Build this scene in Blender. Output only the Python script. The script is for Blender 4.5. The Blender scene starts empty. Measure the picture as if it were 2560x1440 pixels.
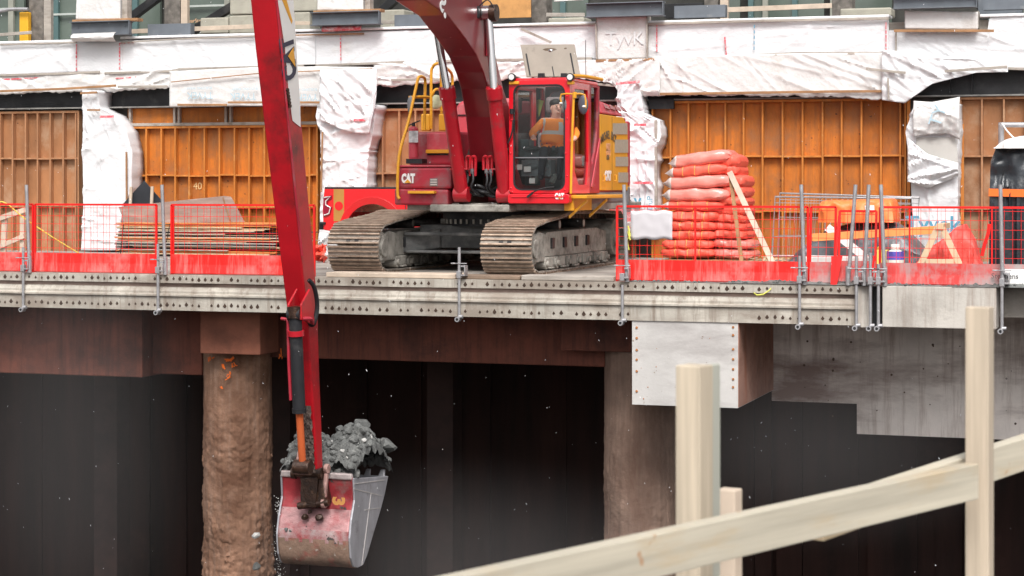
import bpy, bmesh, math, random
from mathutils import Vector, Matrix, noise
random.seed(11)
R_ = math.radians
sc = bpy.context.scene
col = sc.collection
# ---------------------------------------------------------------- camera geometry
FPX = 5000.0; HOR = 465.0; YAW = R_(18.3)
CAM = Vector((10.4, -29.3, 1.45))
FW = Vector((-math.sin(YAW), math.cos(YAW), 0)); RT = Vector((math.cos(YAW), math.sin(YAW), 0)); UP = Vector((0, 0, 1))
def ray(px, py): return FW + RT*((px-1280)/FPX) + UP*((HOR-py)/FPX)
def WY(px, py, Y):
    d = ray(px, py); return CAM + d*((Y-CAM.y)/d.y)
def WX(px, py, X):
    d = ray(px, py); return CAM + d*((X-CAM.x)/d.x)
def WZ(px, py, Z):
    d = ray(px, py); return CAM + d*((Z-CAM.z)/d.z)
def WD(px, py, D): return CAM + ray(px, py)*D
def XY(px, Y): return WY(px, 465, Y).x
def ZY(px, py, Y): return WY(px, py, Y).z
def YX(px, X): return WX(px, 465, X).y

def S(r, g, b):
    f = lambda v: (v/255/12.92) if v/255 <= .04045 else ((v/255+.055)/1.055)**2.4
    return (f(r), f(g), f(b), 1)

# ---------------------------------------------------------------- materials
MATS = {}
def mat(name, c, rough=.6, metal=0., var=.2, vs=2.5, dirt=None, da=.45, ds=1.5, bump=.0, bs=30., st=(1, 1, 1), spec=.5,
        streak=None, sa=.5, coat=0., speck=None, spa=.62, sps=25, dst=(1, 1, 1), emit=None):
    if name in MATS: return MATS[name]
    m = bpy.data.materials.new(name); m.use_nodes = True; MATS[name] = m
    N = m.node_tree.nodes; L = m.node_tree.links; bs_ = N['Principled BSDF']
    bs_.inputs['Roughness'].default_value = rough; bs_.inputs['Metallic'].default_value = metal
    bs_.inputs['Specular IOR Level'].default_value = spec
    if coat: bs_.inputs['Coat Weight'].default_value = coat; bs_.inputs['Coat Roughness'].default_value = .15
    tc = N.new('ShaderNodeTexCoord')
    def mapped(sc3, off=(0, 0, 0)):
        mp = N.new('ShaderNodeMapping'); mp.inputs['Scale'].default_value = sc3; mp.inputs['Location'].default_value = off
        L.new(tc.outputs['Object'], mp.inputs[0]); return mp.outputs[0]
    def nz(scale, sc3=(1, 1, 1), det=6, rgh=.6, off=(0, 0, 0)):
        n = N.new('ShaderNodeTexNoise'); n.inputs['Scale'].default_value = scale; n.inputs['Detail'].default_value = det
        n.inputs['Roughness'].default_value = rgh; L.new(mapped(sc3, off), n.inputs['Vector']); return n.outputs[0]
    def ramp(s, a, b):
        r = N.new('ShaderNodeMapRange'); r.inputs['From Min'].default_value = a; r.inputs['From Max'].default_value = b
        L.new(s, r.inputs['Value']); return r.outputs[0]
    def mix(fac, a, b, bl='MIX'):
        x = N.new('ShaderNodeMixRGB'); x.blend_type = bl
        for i, v in ((0, fac), (1, a), (2, b)):
            if isinstance(v, (int, float)): x.inputs[i].default_value = v
            elif isinstance(v, tuple): x.inputs[i].default_value = v
            else: L.new(v, x.inputs[i])
        return x.outputs[0]
    c = tuple(c) if len(c) == 4 else (*c, 1)
    cur = c
    if var:
        f = ramp(nz(vs, st), .3, .7)
        cur = mix(f, tuple(v*(1-var) for v in c[:3])+(1,), tuple(min(1, v*(1+var)) for v in c[:3])+(1,))
    if streak:
        f = ramp(nz(3.0, (2.2, 2.2, .15), 6, .75, (3, 1, 2)), .48, .66)
        g = N.new('ShaderNodeMath'); g.operation = 'MULTIPLY'; L.new(f, g.inputs[0]); g.inputs[1].default_value = sa
        cur = mix(g.outputs[0], cur, streak)
    if dirt:
        f = ramp(nz(ds, dst, 9, .68, (7, 3, 5)), 1-da-.07, 1-da+.13)
        cur = mix(f, cur, dirt)
    if speck:
        f = ramp(nz(sps, (1, 1, 1), 3, .6, (1, 8, 2)), spa, spa+.03)
        cur = mix(f, cur, speck)
    if isinstance(cur, tuple): bs_.inputs['Base Color'].default_value = cur
    else: L.new(cur, bs_.inputs['Base Color'])
    if bump:
        b = N.new('ShaderNodeBump'); b.inputs['Strength'].default_value = min(1, bump); b.inputs['Distance'].default_value = .02*max(1, bump)
        L.new(nz(bs, st, 8, .65), b.inputs['Height']); L.new(b.outputs[0], bs_.inputs['Normal'])
    if emit:
        bs_.inputs['Emission Color'].default_value = c; bs_.inputs['Emission Strength'].default_value = emit
    return m

def glass_mat(name, tint, refl=.5):
    m = bpy.data.materials.new(name); m.use_nodes = True; N = m.node_tree.nodes; L = m.node_tree.links
    N.remove(N['Principled BSDF']); out = N['Material Output']
    t = N.new('ShaderNodeBsdfTransparent'); t.inputs[0].default_value = tint
    g = N.new('ShaderNodeBsdfGlossy'); g.inputs['Roughness'].default_value = .02
    f = N.new('ShaderNodeFresnel'); f.inputs[0].default_value = 1.5
    mu = N.new('ShaderNodeMath'); mu.operation = 'MULTIPLY'; mu.inputs[1].default_value = refl; L.new(f.outputs[0], mu.inputs[0])
    x = N.new('ShaderNodeMixShader'); L.new(mu.outputs[0], x.inputs[0]); L.new(t.outputs[0], x.inputs[1]); L.new(g.outputs[0], x.inputs[2])
    L.new(x.outputs[0], out.inputs[0]); MATS[name] = m; return m

red = mat('excavator_red_paint', (.44, .010, .020), .35, var=.25, vs=1.5, dirt=(.13, .06, .06, 1), da=.40, ds=2.2, coat=.3, bump=.06, bs=60, speck=(.62, .45, .42, 1), spa=.73, sps=14)
redcab = mat('cab_red_paint', (.66, .006, .016), .28, var=.08, vs=1.5, dirt=(.26, .03, .03, 1), da=.30, ds=3, coat=.5, speck=(.7, .35, .3, 1), spa=.76, sps=22)
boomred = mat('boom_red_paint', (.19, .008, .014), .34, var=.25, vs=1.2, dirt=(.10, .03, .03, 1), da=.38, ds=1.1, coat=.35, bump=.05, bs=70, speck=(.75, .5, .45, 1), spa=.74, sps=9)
stickred = mat('stick_red_paint', (.42, .005, .012), .36, var=.2, vs=1.4, dirt=(.045, .012, .012, 1), da=.42, ds=.9, coat=.3, bump=.08, bs=50, speck=(.75, .5, .45, 1), spa=.74, sps=10)
dustred = mat('dusty_red_panel', (.36, .018, .035), .5, var=.25, vs=2, dirt=(.22, .12, .12, 1), da=.42, ds=2, bump=.05, speck=(.6, .45, .42, 1), spa=.72, sps=16)
pinkred = mat('faded_red_hood', (.50, .06, .08), .5, var=.15, dirt=(.45, .22, .22, 1), da=.42, ds=1.5)
dark = mat('dark_steel', (.018, .018, .02), .5, .3, var=.5, dirt=(.10, .09, .085, 1), da=.42, ds=2.5, bump=.2)
black = mat('black_rubber', (.012, .012, .014), .5, var=.3)
mudsteel = mat('mud_caked_steel', (.33, .31, .275), .85, var=.35, vs=4, dirt=(.08, .07, .06, 1), da=.43, ds=3.5, bump=.6, bs=14)
trackm = mat('track_shoe_steel', (.27, .235, .20), .65, .2, var=.35, vs=5, dirt=(.11, .075, .055, 1), da=.42, ds=4, bump=.5, bs=18, speck=(.45, .38, .32, 1), spa=.66, sps=9)
grouser = mat('grouser_steel', (.38, .28, .21), .5, .35, var=.4, vs=6, dirt=(.18, .09, .06, 1), da=.4, ds=6, bump=.3)
chrome = mat('cylinder_chrome', (.62, .60, .60), .16, .95, var=.05)
yel = mat('safety_yellow_paint', (.72, .33, .02), .4, var=.12, dirt=(.40, .22, .06, 1), da=.3, ds=6)
ywarm = mat('side_panel_yellow', (.70, .33, .025), .45, var=.1, vs=1.2, dirt=(.6, .38, .12, 1), da=.35, ds=1.6)
greyp = mat('counterweight_grey', (.14, .14, .15), .5, var=.2, dirt=(.25, .2, .18, 1), da=.42, ds=2)
hatchm = mat('dusty_hatch_panel', (.27, .23, .19), .6, var=.12, dirt=(.14, .11, .09, 1), da=.32, ds=4)
white = mat('white_paint', (.78, .77, .76), .5, var=.04)
navy = mat('navy_lettering', (.03, .03, .055), .5, var=0)
grime = mat('burnt_brown_grease', (.045, .022, .014), .35, .3, var=.6, vs=9, dirt=(.22, .12, .07, 1), da=.38, ds=7, bump=.5)
worn = mat('worn_bucket_steel', (.36, .355, .38), .42, .3, var=.25, vs=3, dirt=(.15, .13, .125, 1), da=.36, ds=4, bump=.25, bs=20, st=(1, 1, .4))
bucketred = mat('scraped_bucket_red', (.27, .028, .032), .5, var=.4, vs=3, dirt=(.38, .31, .30, 1), da=.50, ds=2.6, bump=.4, bs=14, speck=(.06, .05, .045, 1), spa=.62, sps=6)
bucketlow = mat('muddy_bucket_bottom', (.22, .14, .10), .7, var=.4, vs=5, dirt=(.30, .06, .05, 1), da=.4, ds=4, bump=.6, bs=14, speck=(.4, .35, .3, 1), spa=.66, sps=12)
rock = mat('grey_shale_rock', (.10, .102, .098), .75, var=.6, vs=5, dirt=(.34, .34, .32, 1), da=.36, ds=6, bump=.8, bs=12)
rockw = mat('pale_broken_rock', (.45, .44, .42), .7, var=.2, bump=.6, bs=14)
orod = mat('oily_orange_rod', (.70, .15, .05), .2, .35, var=.1)
glass = glass_mat('cab_glass', (.97, .99, .99, 1), 1.2)
dglass = glass_mat('tinted_window_glass', (.25, .33, .31, 1), 1.5)
truckred = mat('truck_red_paint', (.72, .010, .014), .25, var=.05, coat=.8, dirt=(.5, .04, .04, 1), da=.3, ds=2)
gold = mat('gold_stripe_vinyl', (.42, .20, .04), .5, var=.1)
lampm = mat('lamp_lens', (.75, .74, .72), .12, 0, var=.05)
tail = mat('tail_lamp_red', (.25, .01, .03), .2, var=0)

conc = mat('bare_concrete', (.50, .465, .42), .85, var=.16, vs=1.2, dirt=(.30, .27, .24, 1), da=.40, ds=1.1, bump=.25, bs=22, streak=(.24, .17, .13, 1), sa=.55)
conclow = mat('pale_form_concrete', (.52, .50, .48), .8, var=.14, vs=.8, dirt=(.32, .29, .28, 1), da=.44, ds=.7, bump=.2, bs=20, speck=(.20, .13, .08, 1), spa=.70, sps=10, dst=(.5, .5, 1.6))
deckm = mat('muddy_deck_concrete', (.30, .27, .24), .85, var=.3, vs=1, dirt=(.14, .12, .11, 1), da=.45, ds=1.1, bump=.4)
edgem = mat('edge_beam_galvanised_grey', (.45, .415, .36), .7, var=.25, vs=1.5, dirt=(.27, .225, .185, 1), da=.50, ds=1.1, bump=.3, bs=25, streak=(.15, .10, .07, 1), sa=.7, dst=(.6, 1, 1.5))
edgerec = mat('edge_beam_brown_recess', (.33, .235, .195), .8, var=.3, vs=2, dirt=(.13, .09, .07, 1), da=.45, ds=1.3, bump=.3, dst=(.4, 1, 1))  # darker, browner tone for the recessed strip of the edge beam
rusthole = mat('rusty_hole', (.05, .028, .018), .8, var=.5, vs=20)
browncon = mat('brown_shaded_concrete', (.17, .052, .032), .85, var=.25, vs=.9, dirt=(.06, .026, .02, 1), da=.43, ds=.8, bump=.3, streak=(.04, .018, .014, 1), sa=.6)  # reddish tone of the under-deck shadow put into the concrete colour
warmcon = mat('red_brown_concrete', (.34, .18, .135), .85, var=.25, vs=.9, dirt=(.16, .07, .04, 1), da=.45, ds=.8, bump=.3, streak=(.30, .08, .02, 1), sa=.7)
pierm = mat('rough_shotcrete_pier', (.25, .135, .085), .9, var=.3, vs=1.5, dirt=(.12, .055, .03, 1), da=.50, ds=1.3, bump=1.6, bs=7, streak=(.34, .25, .20, 1), sa=.4)
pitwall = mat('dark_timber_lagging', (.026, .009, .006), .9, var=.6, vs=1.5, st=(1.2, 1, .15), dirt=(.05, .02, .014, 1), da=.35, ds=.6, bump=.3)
orangespray = mat('orange_spray_paint', (.75, .14, .01), .6, var=.2)
soil = mat('pit_soil', (.06, .05, .045), .9, var=.4, bump=.6)
mud = mat('wet_grey_mud', (.12, .125, .12), .75, var=.5, vs=6, bump=.9, bs=10)

ply = mat('orange_plywood', (.50, .145, .012), .65, var=.45, vs=.9, dirt=(.30, .115, .035, 1), da=.47, ds=1.8, bump=.3, bs=16, speck=(.09, .03, .01, 1), spa=.68, sps=9, st=(1, 1, .6), streak=(.22, .08, .02, 1), sa=.6)
plyb = mat('brown_weathered_plywood', (.33, .145, .06), .75, var=.4, vs=.9, dirt=(.42, .27, .17, 1), da=.44, ds=1.2, bump=.3, bs=16, speck=(.08, .03, .01, 1), spa=.70, sps=9, st=(1, 1, .5))
stud = mat('orange_stud_timber', (.50, .17, .025), .65, var=.25, vs=2, dirt=(.60, .36, .14, 1), da=.36, ds=3, st=(4, 4, .5))
studb = mat('brown_stud_timber', (.36, .17, .08), .7, var=.25, vs=2, dirt=(.48, .30, .18, 1), da=.36, ds=3, st=(4, 4, .5))
greywood = mat('grey_weathered_wood', (.36, .32, .28), .8, var=.25, vs=3, dirt=(.18, .14, .11, 1), da=.38, ds=3, bump=.3, st=(.6, 3, 3))
brownwood = mat('raw_brown_batten', (.32, .17, .08), .75, var=.3, vs=3, bump=.3)
tyv = mat('white_house_wrap', (.70, .70, .715), .45, var=.04, vs=1.2, dirt=(.60, .57, .54, 1), da=.36, ds=.9, bump=.5, bs=14, st=(1, 1, 1.6))
tyvd = mat('dusty_house_wrap', (.66, .645, .635), .5, var=.06, vs=1.2, dirt=(.50, .455, .42, 1), da=.38, ds=1.3, bump=.6, bs=14)
tape = mat('red_sheathing_tape', (.66, .07, .10), .5, var=.2, vs=9, dirt=(.8, .6, .6, 1), da=.48, ds=9)
blueprint = mat('pale_blue_print', (.42, .56, .63), .6, var=.1)
bluestrong = mat('blue_print', (.09, .32, .46), .6, var=.1)
faint = mat('faint_grey_print', (.64, .645, .65), .6, var=.1)
bsteel = mat('black_steel_beam', (.022, .022, .024), .5, .3, var=.5, dirt=(.07, .065, .06, 1), da=.36, ds=2, bump=.2)
gsteel = mat('primed_grey_steel', (.13, .145, .165), .55, .2, var=.15, dirt=(.22, .22, .22, 1), da=.35, ds=3)
flange = mat('dusty_flange', (.27, .26, .245), .8, var=.25, dirt=(.12, .11, .10, 1), da=.4, ds=3)
stone = mat('sooty_stone_pier', (.14, .125, .11), .9, var=.5, vs=5, dirt=(.32, .29, .25, 1), da=.34, ds=4, bump=.8, bs=8)
block = mat('concrete_block_grey', (.36, .34, .28), .85, var=.15, dirt=(.24, .22, .18, 1), da=.4, ds=3, bump=.3)
galv = mat('galvanised_pipe', (.42, .41, .42), .45, .55, var=.18, vs=6, dirt=(.32, .28, .27, 1), da=.4, ds=8)
bred = mat('barrier_red_powder_coat', (.80, .012, .010), .4, var=.06, dirt=(.70, .10, .08, 1), da=.3, ds=5)
toe = mat('red_toe_board', (.80, .016, .012), .35, var=.15, vs=1.2, dirt=(.78, .22, .20, 1), da=.42, ds=1.6, streak=(.80, .30, .27, 1), sa=.55, coat=.3)
toem = mat('mud_splashed_toe_board', (.66, .05, .045), .5, var=.2, vs=1.2, dirt=(.38, .32, .31, 1), da=.50, ds=1.6, streak=(.45, .35, .33, 1), sa=.55)
bagr = mat('red_insulated_blanket', (.80, .11, .07), .5, var=.12, vs=2, bump=.25, bs=9, st=(3, 1, 1), dirt=(.84, .20, .14, 1), da=.40, ds=2)
bagp = mat('film_wrapped_blanket', (.80, .23, .19), .3, var=.12, vs=1.5, dirt=(.82, .38, .33, 1), da=.45, ds=1.2, bump=.3, bs=9, coat=.4, dst=(.5, 1, 1.5))
film = mat('clear_film_end', (.66, .58, .56), .3, var=.2, bump=.5)
otarp = mat('orange_tarpaulin', (.88, .20, .05), .5, var=.1, bump=.5, bs=8)
gtarp = mat('grey_tarpaulin', (.085, .09, .10), .38, var=.4, vs=2, dirt=(.30, .31, .33, 1), da=.38, ds=1.6, bump=.6, bs=6)
btarp = mat('black_plastic_cover', (.022, .026, .032), .25, var=.4, vs=2, dirt=(.10, .11, .12, 1), da=.32, ds=2, bump=.9, bs=5)
orstrap = mat('fluorescent_orange', (.88, .16, .02), .5, var=.05)
lum = mat('fresh_lumber', (.58, .44, .29), .6, var=.12, vs=2.5, st=(1, 1, 1), dirt=(.60, .44, .26, 1), da=.42, ds=2.5, bump=.12, bs=20)
lumv = mat('fresh_lumber_upright', (.47, .395, .30), .6, var=.24, vs=1.6, st=(24, 24, .8), bump=.12, bs=12, dirt=(.46, .27, .14, 1), da=.26, ds=6)
lumg = mat('grey_green_lumber', (.36, .36, .31), .7, var=.15, vs=4, st=(6, 6, .4))
lumw = mat('weathered_lumber', (.52, .42, .33), .7, var=.2, vs=3, dirt=(.34, .26, .20, 1), da=.36, ds=4)
darkroom = mat('dark_interior', (.035, .034, .03), .9, var=.5)
wglass = mat('grey_green_shop_glass', (.10, .125, .105), .15, var=.35, vs=.5, spec=.7)
teal = mat('teal_mullion', (.08, .14, .14), .4, var=.1)
hivis = mat('hi_vis_orange', (1.0, .28, .025), .65, var=.08, bump=.4, bs=12)
reflt = mat('reflective_stripe', (.55, .54, .50), .4, var=.05)
skin = mat('skin', (.80, .44, .33), .5, var=.1)
trous = mat('dark_trousers', (.03, .035, .045), .8, var=.2)
hairm = mat('dark_hair', (.018, .012, .010), .6, var=.3, bump=.5)
seatm = mat('grey_seat_fabric', (.34, .28, .28), .8, var=.2)
ctrl = mat('cab_console_plastic', (.13, .15, .155), .45, var=.3)
snowm = mat('snow', (.85, .85, .87), .6, var=0)
yrope = mat('yellow_rope', (.72, .52, .08), .6, var=.1)
blackboard = mat('black_coated_board', (.02, .022, .028), .5, var=.3)
sheetg = mat('brown_grey_board', (.28, .20, .17), .7, var=.25, vs=2, dirt=(.42, .34, .30, 1), da=.40, ds=3, st=(.5, 1, 3), dst=(.4, 1, 3))
plyedge = mat('plywood_edge', (.56, .40, .25), .8, var=.35, vs=3, dirt=(.24, .13, .07, 1), da=.40, ds=3, dst=(.3, 1, 1))
plyedge2 = mat('orange_board_edge', (.60, .20, .05), .8, var=.3, vs=3, dirt=(.55, .40, .26, 1), da=.40, ds=3, dst=(.3, 1, 1))

# ---------------------------------------------------------------- mesh builder
class MB:
    def __init__(s): s.v = []; s.f = []; s.m = []; s.sm = []
    def add(s, vs, fs, mi=0, sm=False):
        n = len(s.v); s.v += [Vector(v) for v in vs]
        for f in fs: s.f.append([i+n for i in f]); s.m.append(mi); s.sm.append(sm)
        return s
    def box(s, x0, x1, y0, y1, z0, z1, mi=0):
        vs = [(x, y, z) for x in (x0, x1) for y in (y0, y1) for z in (z0, z1)]
        return s.add(vs, [(0, 1, 3, 2), (4, 6, 7, 5), (0, 4, 5, 1), (2, 3, 7, 6), (0, 2, 6, 4), (1, 5, 7, 3)], mi)
    def bar(s, a, b, w, h, mi=0, up=Vector((0, 0, 1))):
        a = Vector(a); b = Vector(b); d = (b-a).normalized()
        if abs(d.dot(up)) > .95: up = Vector((0, 1, 0))
        u = d.cross(up).normalized(); v = u.cross(d)
        vs = [p+u*(i*w/2)+v*(j*h/2) for p in (a, b) for i in (-1, 1) for j in (-1, 1)]
        return s.add(vs, [(0, 1, 3, 2), (4, 6, 7, 5), (0, 4, 5, 1), (2, 3, 7, 6), (0, 2, 6, 4), (1, 5, 7, 3)], mi)
    def tube(s, a, b, r0, r1=None, n=14, mi=0, cap=True):
        a = Vector(a); b = Vector(b); r1 = r0 if r1 is None else r1; d = (b-a).normalized()
        up = Vector((0, 0, 1)) if abs(d.z) < .9 else Vector((0, 1, 0)); u = d.cross(up).normalized(); v = u.cross(d)
        vs = [p+(u*math.cos(t)+v*math.sin(t))*r for p, r in ((a, r0), (b, r1)) for t in [2*math.pi*k/n for k in range(n)]]
        s.add(vs, [(k, (k+1) % n, n+(k+1) % n, n+k) for k in range(n)], mi, True)
        if cap: s.add(vs[:n], [list(range(n))[::-1]], mi); s.add(vs[n:], [list(range(n))], mi)
        return s
    def path(s, pts, r, n=8, mi=0, sub=4):
        pts = [Vector(p) for p in pts]
        if sub > 1 and len(pts) > 2:                 # catmull rom
            q = []; P = [pts[0]]+pts+[pts[-1]]
            for i in range(1, len(P)-2):
                for k in range(sub):
                    t = k/sub; a, b, c, d = P[i-1:i+3]
                    q.append(.5*((2*b)+(c-a)*t+(2*a-5*b+4*c-d)*t*t+(3*b-a-3*c+d)*t**3))
            pts = q+[pts[-1]]
        rings = []; pu = None
        for i, p in enumerate(pts):
            d = (pts[min(i+1, len(pts)-1)]-pts[max(i-1, 0)]).normalized()
            if pu is None: pu = d.cross(Vector((0, 0, 1)) if abs(d.z) < .9 else Vector((0, 1, 0))).normalized()
            u = (pu-d*pu.dot(d)).normalized(); pu = u; v = u.cross(d)
            rings.append([p+(u*math.cos(2*math.pi*k/n)+v*math.sin(2*math.pi*k/n))*r for k in range(n)])
        vs = sum(rings, []); fs = []
        for i in range(len(rings)-1):
            for k in range(n): fs.append((i*n+k, i*n+(k+1) % n, (i+1)*n+(k+1) % n, (i+1)*n+k))
        s.add(vs, fs, mi, True); s.add(rings[0], [list(range(n))], mi); s.add(rings[-1], [list(range(n))[::-1]], mi)
        return s
    def prism(s, loop, vec, mi=0, sm=False):           # loop: list of 3D points (planar), extruded by vec
        n = len(loop); vec = Vector(vec); lo = [Vector(p) for p in loop]
        s.add(lo+[p+vec for p in lo], [(k, (k+1) % n, n+(k+1) % n, n+k) for k in range(n)], mi, sm)
        s.add(lo, [list(range(n))[::-1]], mi); s.add([p+vec for p in lo], [list(range(n))], mi); return s
    def ring(s, outer, inner, vec, mi=0):              # frame between two loops of the same count
        n = len(outer); vec = Vector(vec); o = [Vector(p) for p in outer]; i_ = [Vector(p) for p in inner]
        vs = o+i_+[p+vec for p in o]+[p+vec for p in i_]; fs = []
        for k in range(n):
            j = (k+1) % n
            fs += [(k, j, n+j, n+k), (2*n+k, 3*n+k, 3*n+j, 2*n+j), (k, 2*n+k, 2*n+j, j), (n+k, n+j, 3*n+j, 3*n+k)]
        return s.add(vs, fs, mi)
    def grid(s, rows, mi=0, sm=True, closed=False):
        m = len(rows[0]); vs = sum([list(r) for r in rows], []); fs = []
        for i in range(len(rows)-1):
            for k in range(m if closed else m-1):
                k2 = (k+1) % m
                fs.append((i*m+k, i*m+k2, (i+1)*m+k2, (i+1)*m+k))
        return s.add(vs, fs, mi, sm)
    def ball(s, c, rx, ry=None, rz=None, n=14, mi=0, f=None):
        ry = ry or rx; rz = rz or rx; c = Vector(c); rows = []
        for i in range(n//2+1):
            t = math.pi*i/(n//2); row = []
            for k in range(n):
                p = 2*math.pi*k/n; d = Vector((math.sin(t)*math.cos(p), math.sin(t)*math.sin(p), math.cos(t)))
                q = 1+(f(d) if f else 0)
                row.append(c+Vector((d.x*rx*q, d.y*ry*q, d.z*rz*q)))
            rows.append(row)
        return s.grid(rows, mi, True, True)
    def build(s, name, mats, parent=None, bevel=0, weld=True, solid=0, subs=0):
        if not isinstance(mats, (list, tuple)): mats = [mats]
        me = bpy.data.meshes.new(name)
        if parent is None:
            xs = [v.x for v in s.v]; ys = [v.y for v in s.v]; zs = [v.z for v in s.v]
            off = Vector(((min(xs)+max(xs))/2, (min(ys)+max(ys))/2, min(zs)))
        else: off = Vector(parent['_o'])
        me.from_pydata([v-off for v in s.v], [], s.f)
        for m in mats: me.materials.append(m)
        for p, mi, sm in zip(me.polygons, s.m, s.sm): p.material_index = mi; p.use_smooth = sm
        bm = bmesh.new(); bm.from_mesh(me)
        if weld: bmesh.ops.remove_doubles(bm, verts=bm.verts, dist=.0002)
        bmesh.ops.recalc_face_normals(bm, faces=bm.faces); bm.to_mesh(me); bm.free()
        if any(s.sm): me.set_sharp_from_angle(angle=R_(42))
        o = bpy.data.objects.new(name, me); col.objects.link(o)
        o['_o'] = tuple(off)
        if parent is None: o.location = off
        else: o.parent = parent
        if solid: q = o.modifiers.new('s', 'SOLIDIFY'); q.thickness = solid
        if bevel:
            q = o.modifiers.new('b', 'BEVEL'); q.width = bevel; q.segments = 2; q.limit_method = 'ANGLE'; q.angle_limit = R_(35)
        if subs: q = o.modifiers.new('u', 'SUBSURF'); q.levels = q.render_levels = subs
        return o

def tag(o, label, cat=None, group=None, kind=None):
    if label: o['label'] = label
    if cat: o['category'] = cat
    if group: o['group'] = group
    if kind: o['kind'] = kind
    return o
def empty(name, loc):
    o = bpy.data.objects.new(name, None); col.objects.link(o); o.location = loc; o['_o'] = tuple(loc); o.empty_display_size = .2; return o
def clone(o, parent=None):
    c = o.copy(); col.objects.link(c)
    if parent is not None: c.parent = parent
    for ch in list(o.children): clone(ch, c)
    return c
def text(s, size, m, loc, xdir, ydir, parent, name='lettering', bold=.0, ext=.004, sx=1., align='CENTER', shear=0, label=None):
    cu = bpy.data.curves.new('t', 'FONT'); cu.body = s; cu.size = size; cu.extrude = ext; cu.offset = bold; cu.align_x = align
    cu.align_y = 'CENTER'; cu.shear = shear; cu.resolution_u = 3
    t = bpy.data.objects.new('t', cu); col.objects.link(t)
    me = bpy.data.meshes.new_from_object(t, depsgraph=bpy.context.evaluated_depsgraph_get()); bpy.data.objects.remove(t)
    x = Vector(xdir).normalized(); y = Vector(ydir).normalized(); z = x.cross(y)
    M = Matrix((x*sx, y, z)).transposed().to_4x4(); M.translation = Vector(loc)-Vector(parent['_o'])
    me.transform(M); me.materials.clear(); me.materials.append(m)
    o = bpy.data.objects.new(name, me); col.objects.link(o); o.parent = parent; o['_o'] = tuple(parent['_o'])
    return o
FX = Vector((1, 0, 0)); FZ = Vector((0, 0, 1)); FY = Vector((0, 1, 0))

def lerp_poly(pl, x):
    if x <= pl[0][0]: return pl[0][1]
    for (a, b), (c, d) in zip(pl, pl[1:]):
        if x <= c: return b+(d-b)*(x-a)/(c-a)
    return pl[-1][1]
def folds(seed, n, x0, x1, z0, z1, L=(.25, 1.3), w=(.012, .05), a=.03, ang=None):
    r = random.Random(seed); out = []
    for k in range(n):
        t = r.uniform(0, math.pi) if ang is None else r.gauss(ang, .45)
        out.append((r.uniform(x0, x1), r.uniform(z0, z1), math.cos(t), math.sin(t), r.uniform(*L), r.uniform(*w), r.uniform(-.4, 1)*a))
    return out
def fdisp(fl, x, z):
    s = 0
    for (a, b, c, d, L, w, h) in fl:
        u = (x-a)*c+(z-b)*d
        if abs(u) > 2.2*L: continue
        v = -(x-a)*d+(z-b)*c
        if abs(v) > 3*w: continue
        s += h*math.exp(-(u/L)**2-(v/w)**2)
    return s
def sheet(name, top, bot, Y, m, label, cat='tarpaulin', amp=.035, nf=40, seed=1, step=4.5, ang=None, group=None, parent=None, rag=0, bulge=0, w=(.012, .05), flip=False):
    amp *= .72; x0 = top[0][0]; x1 = top[-1][0]; nx = max(6, int((x1-x0)/step)); B = MB(); rows = []
    pa = WY(x0, top[0][1], Y); pb = WY(x1, bot[-1][1], Y)
    zl = [WY(p[0], p[1], Y).z for p in top+bot]; fl = folds(seed, nf, pa.x, pb.x, min(zl), max(zl), a=amp*.85, ang=ang, w=w)+folds(seed+77, nf, pa.x, pb.x, min(zl), max(zl), L=(.06, .25), w=(.008, .02), a=amp*.4)
    hmax = max(lerp_poly(bot, x)-lerp_poly(top, x) for x in [x0+(x1-x0)*i/20 for i in range(21)])
    nz_ = max(5, int(hmax/step))
    for j in range(nz_+1):
        row = []
        for i in range(nx+1):
            px = x0+(x1-x0)*i/nx; ty = lerp_poly(top, px); by = lerp_poly(bot, px)
            if rag: by += rag*noise.noise(Vector((px*.03, seed, 0)))+rag*.5*noise.noise(Vector((px*.11, seed, 0)))
            py = ty+(by-ty)*j/nz_; p = WY(px, py, Y)
            n1 = noise.noise(Vector((p.x*1.6, seed*3.1, p.z*2.2)))*amp*.7+noise.noise(Vector((p.x*6, seed*3.1, p.z*7)))*amp*.12
            p.y -= fdisp(fl, p.x, p.z)+n1+bulge*math.sin(math.pi*j/nz_)
            row.append(p)
        rows.append(row)
    B.grid(rows); o = B.build(name, m, parent, solid=.006, weld=False)
    if parent is None: tag(o, label, cat, group)
    return o
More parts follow.
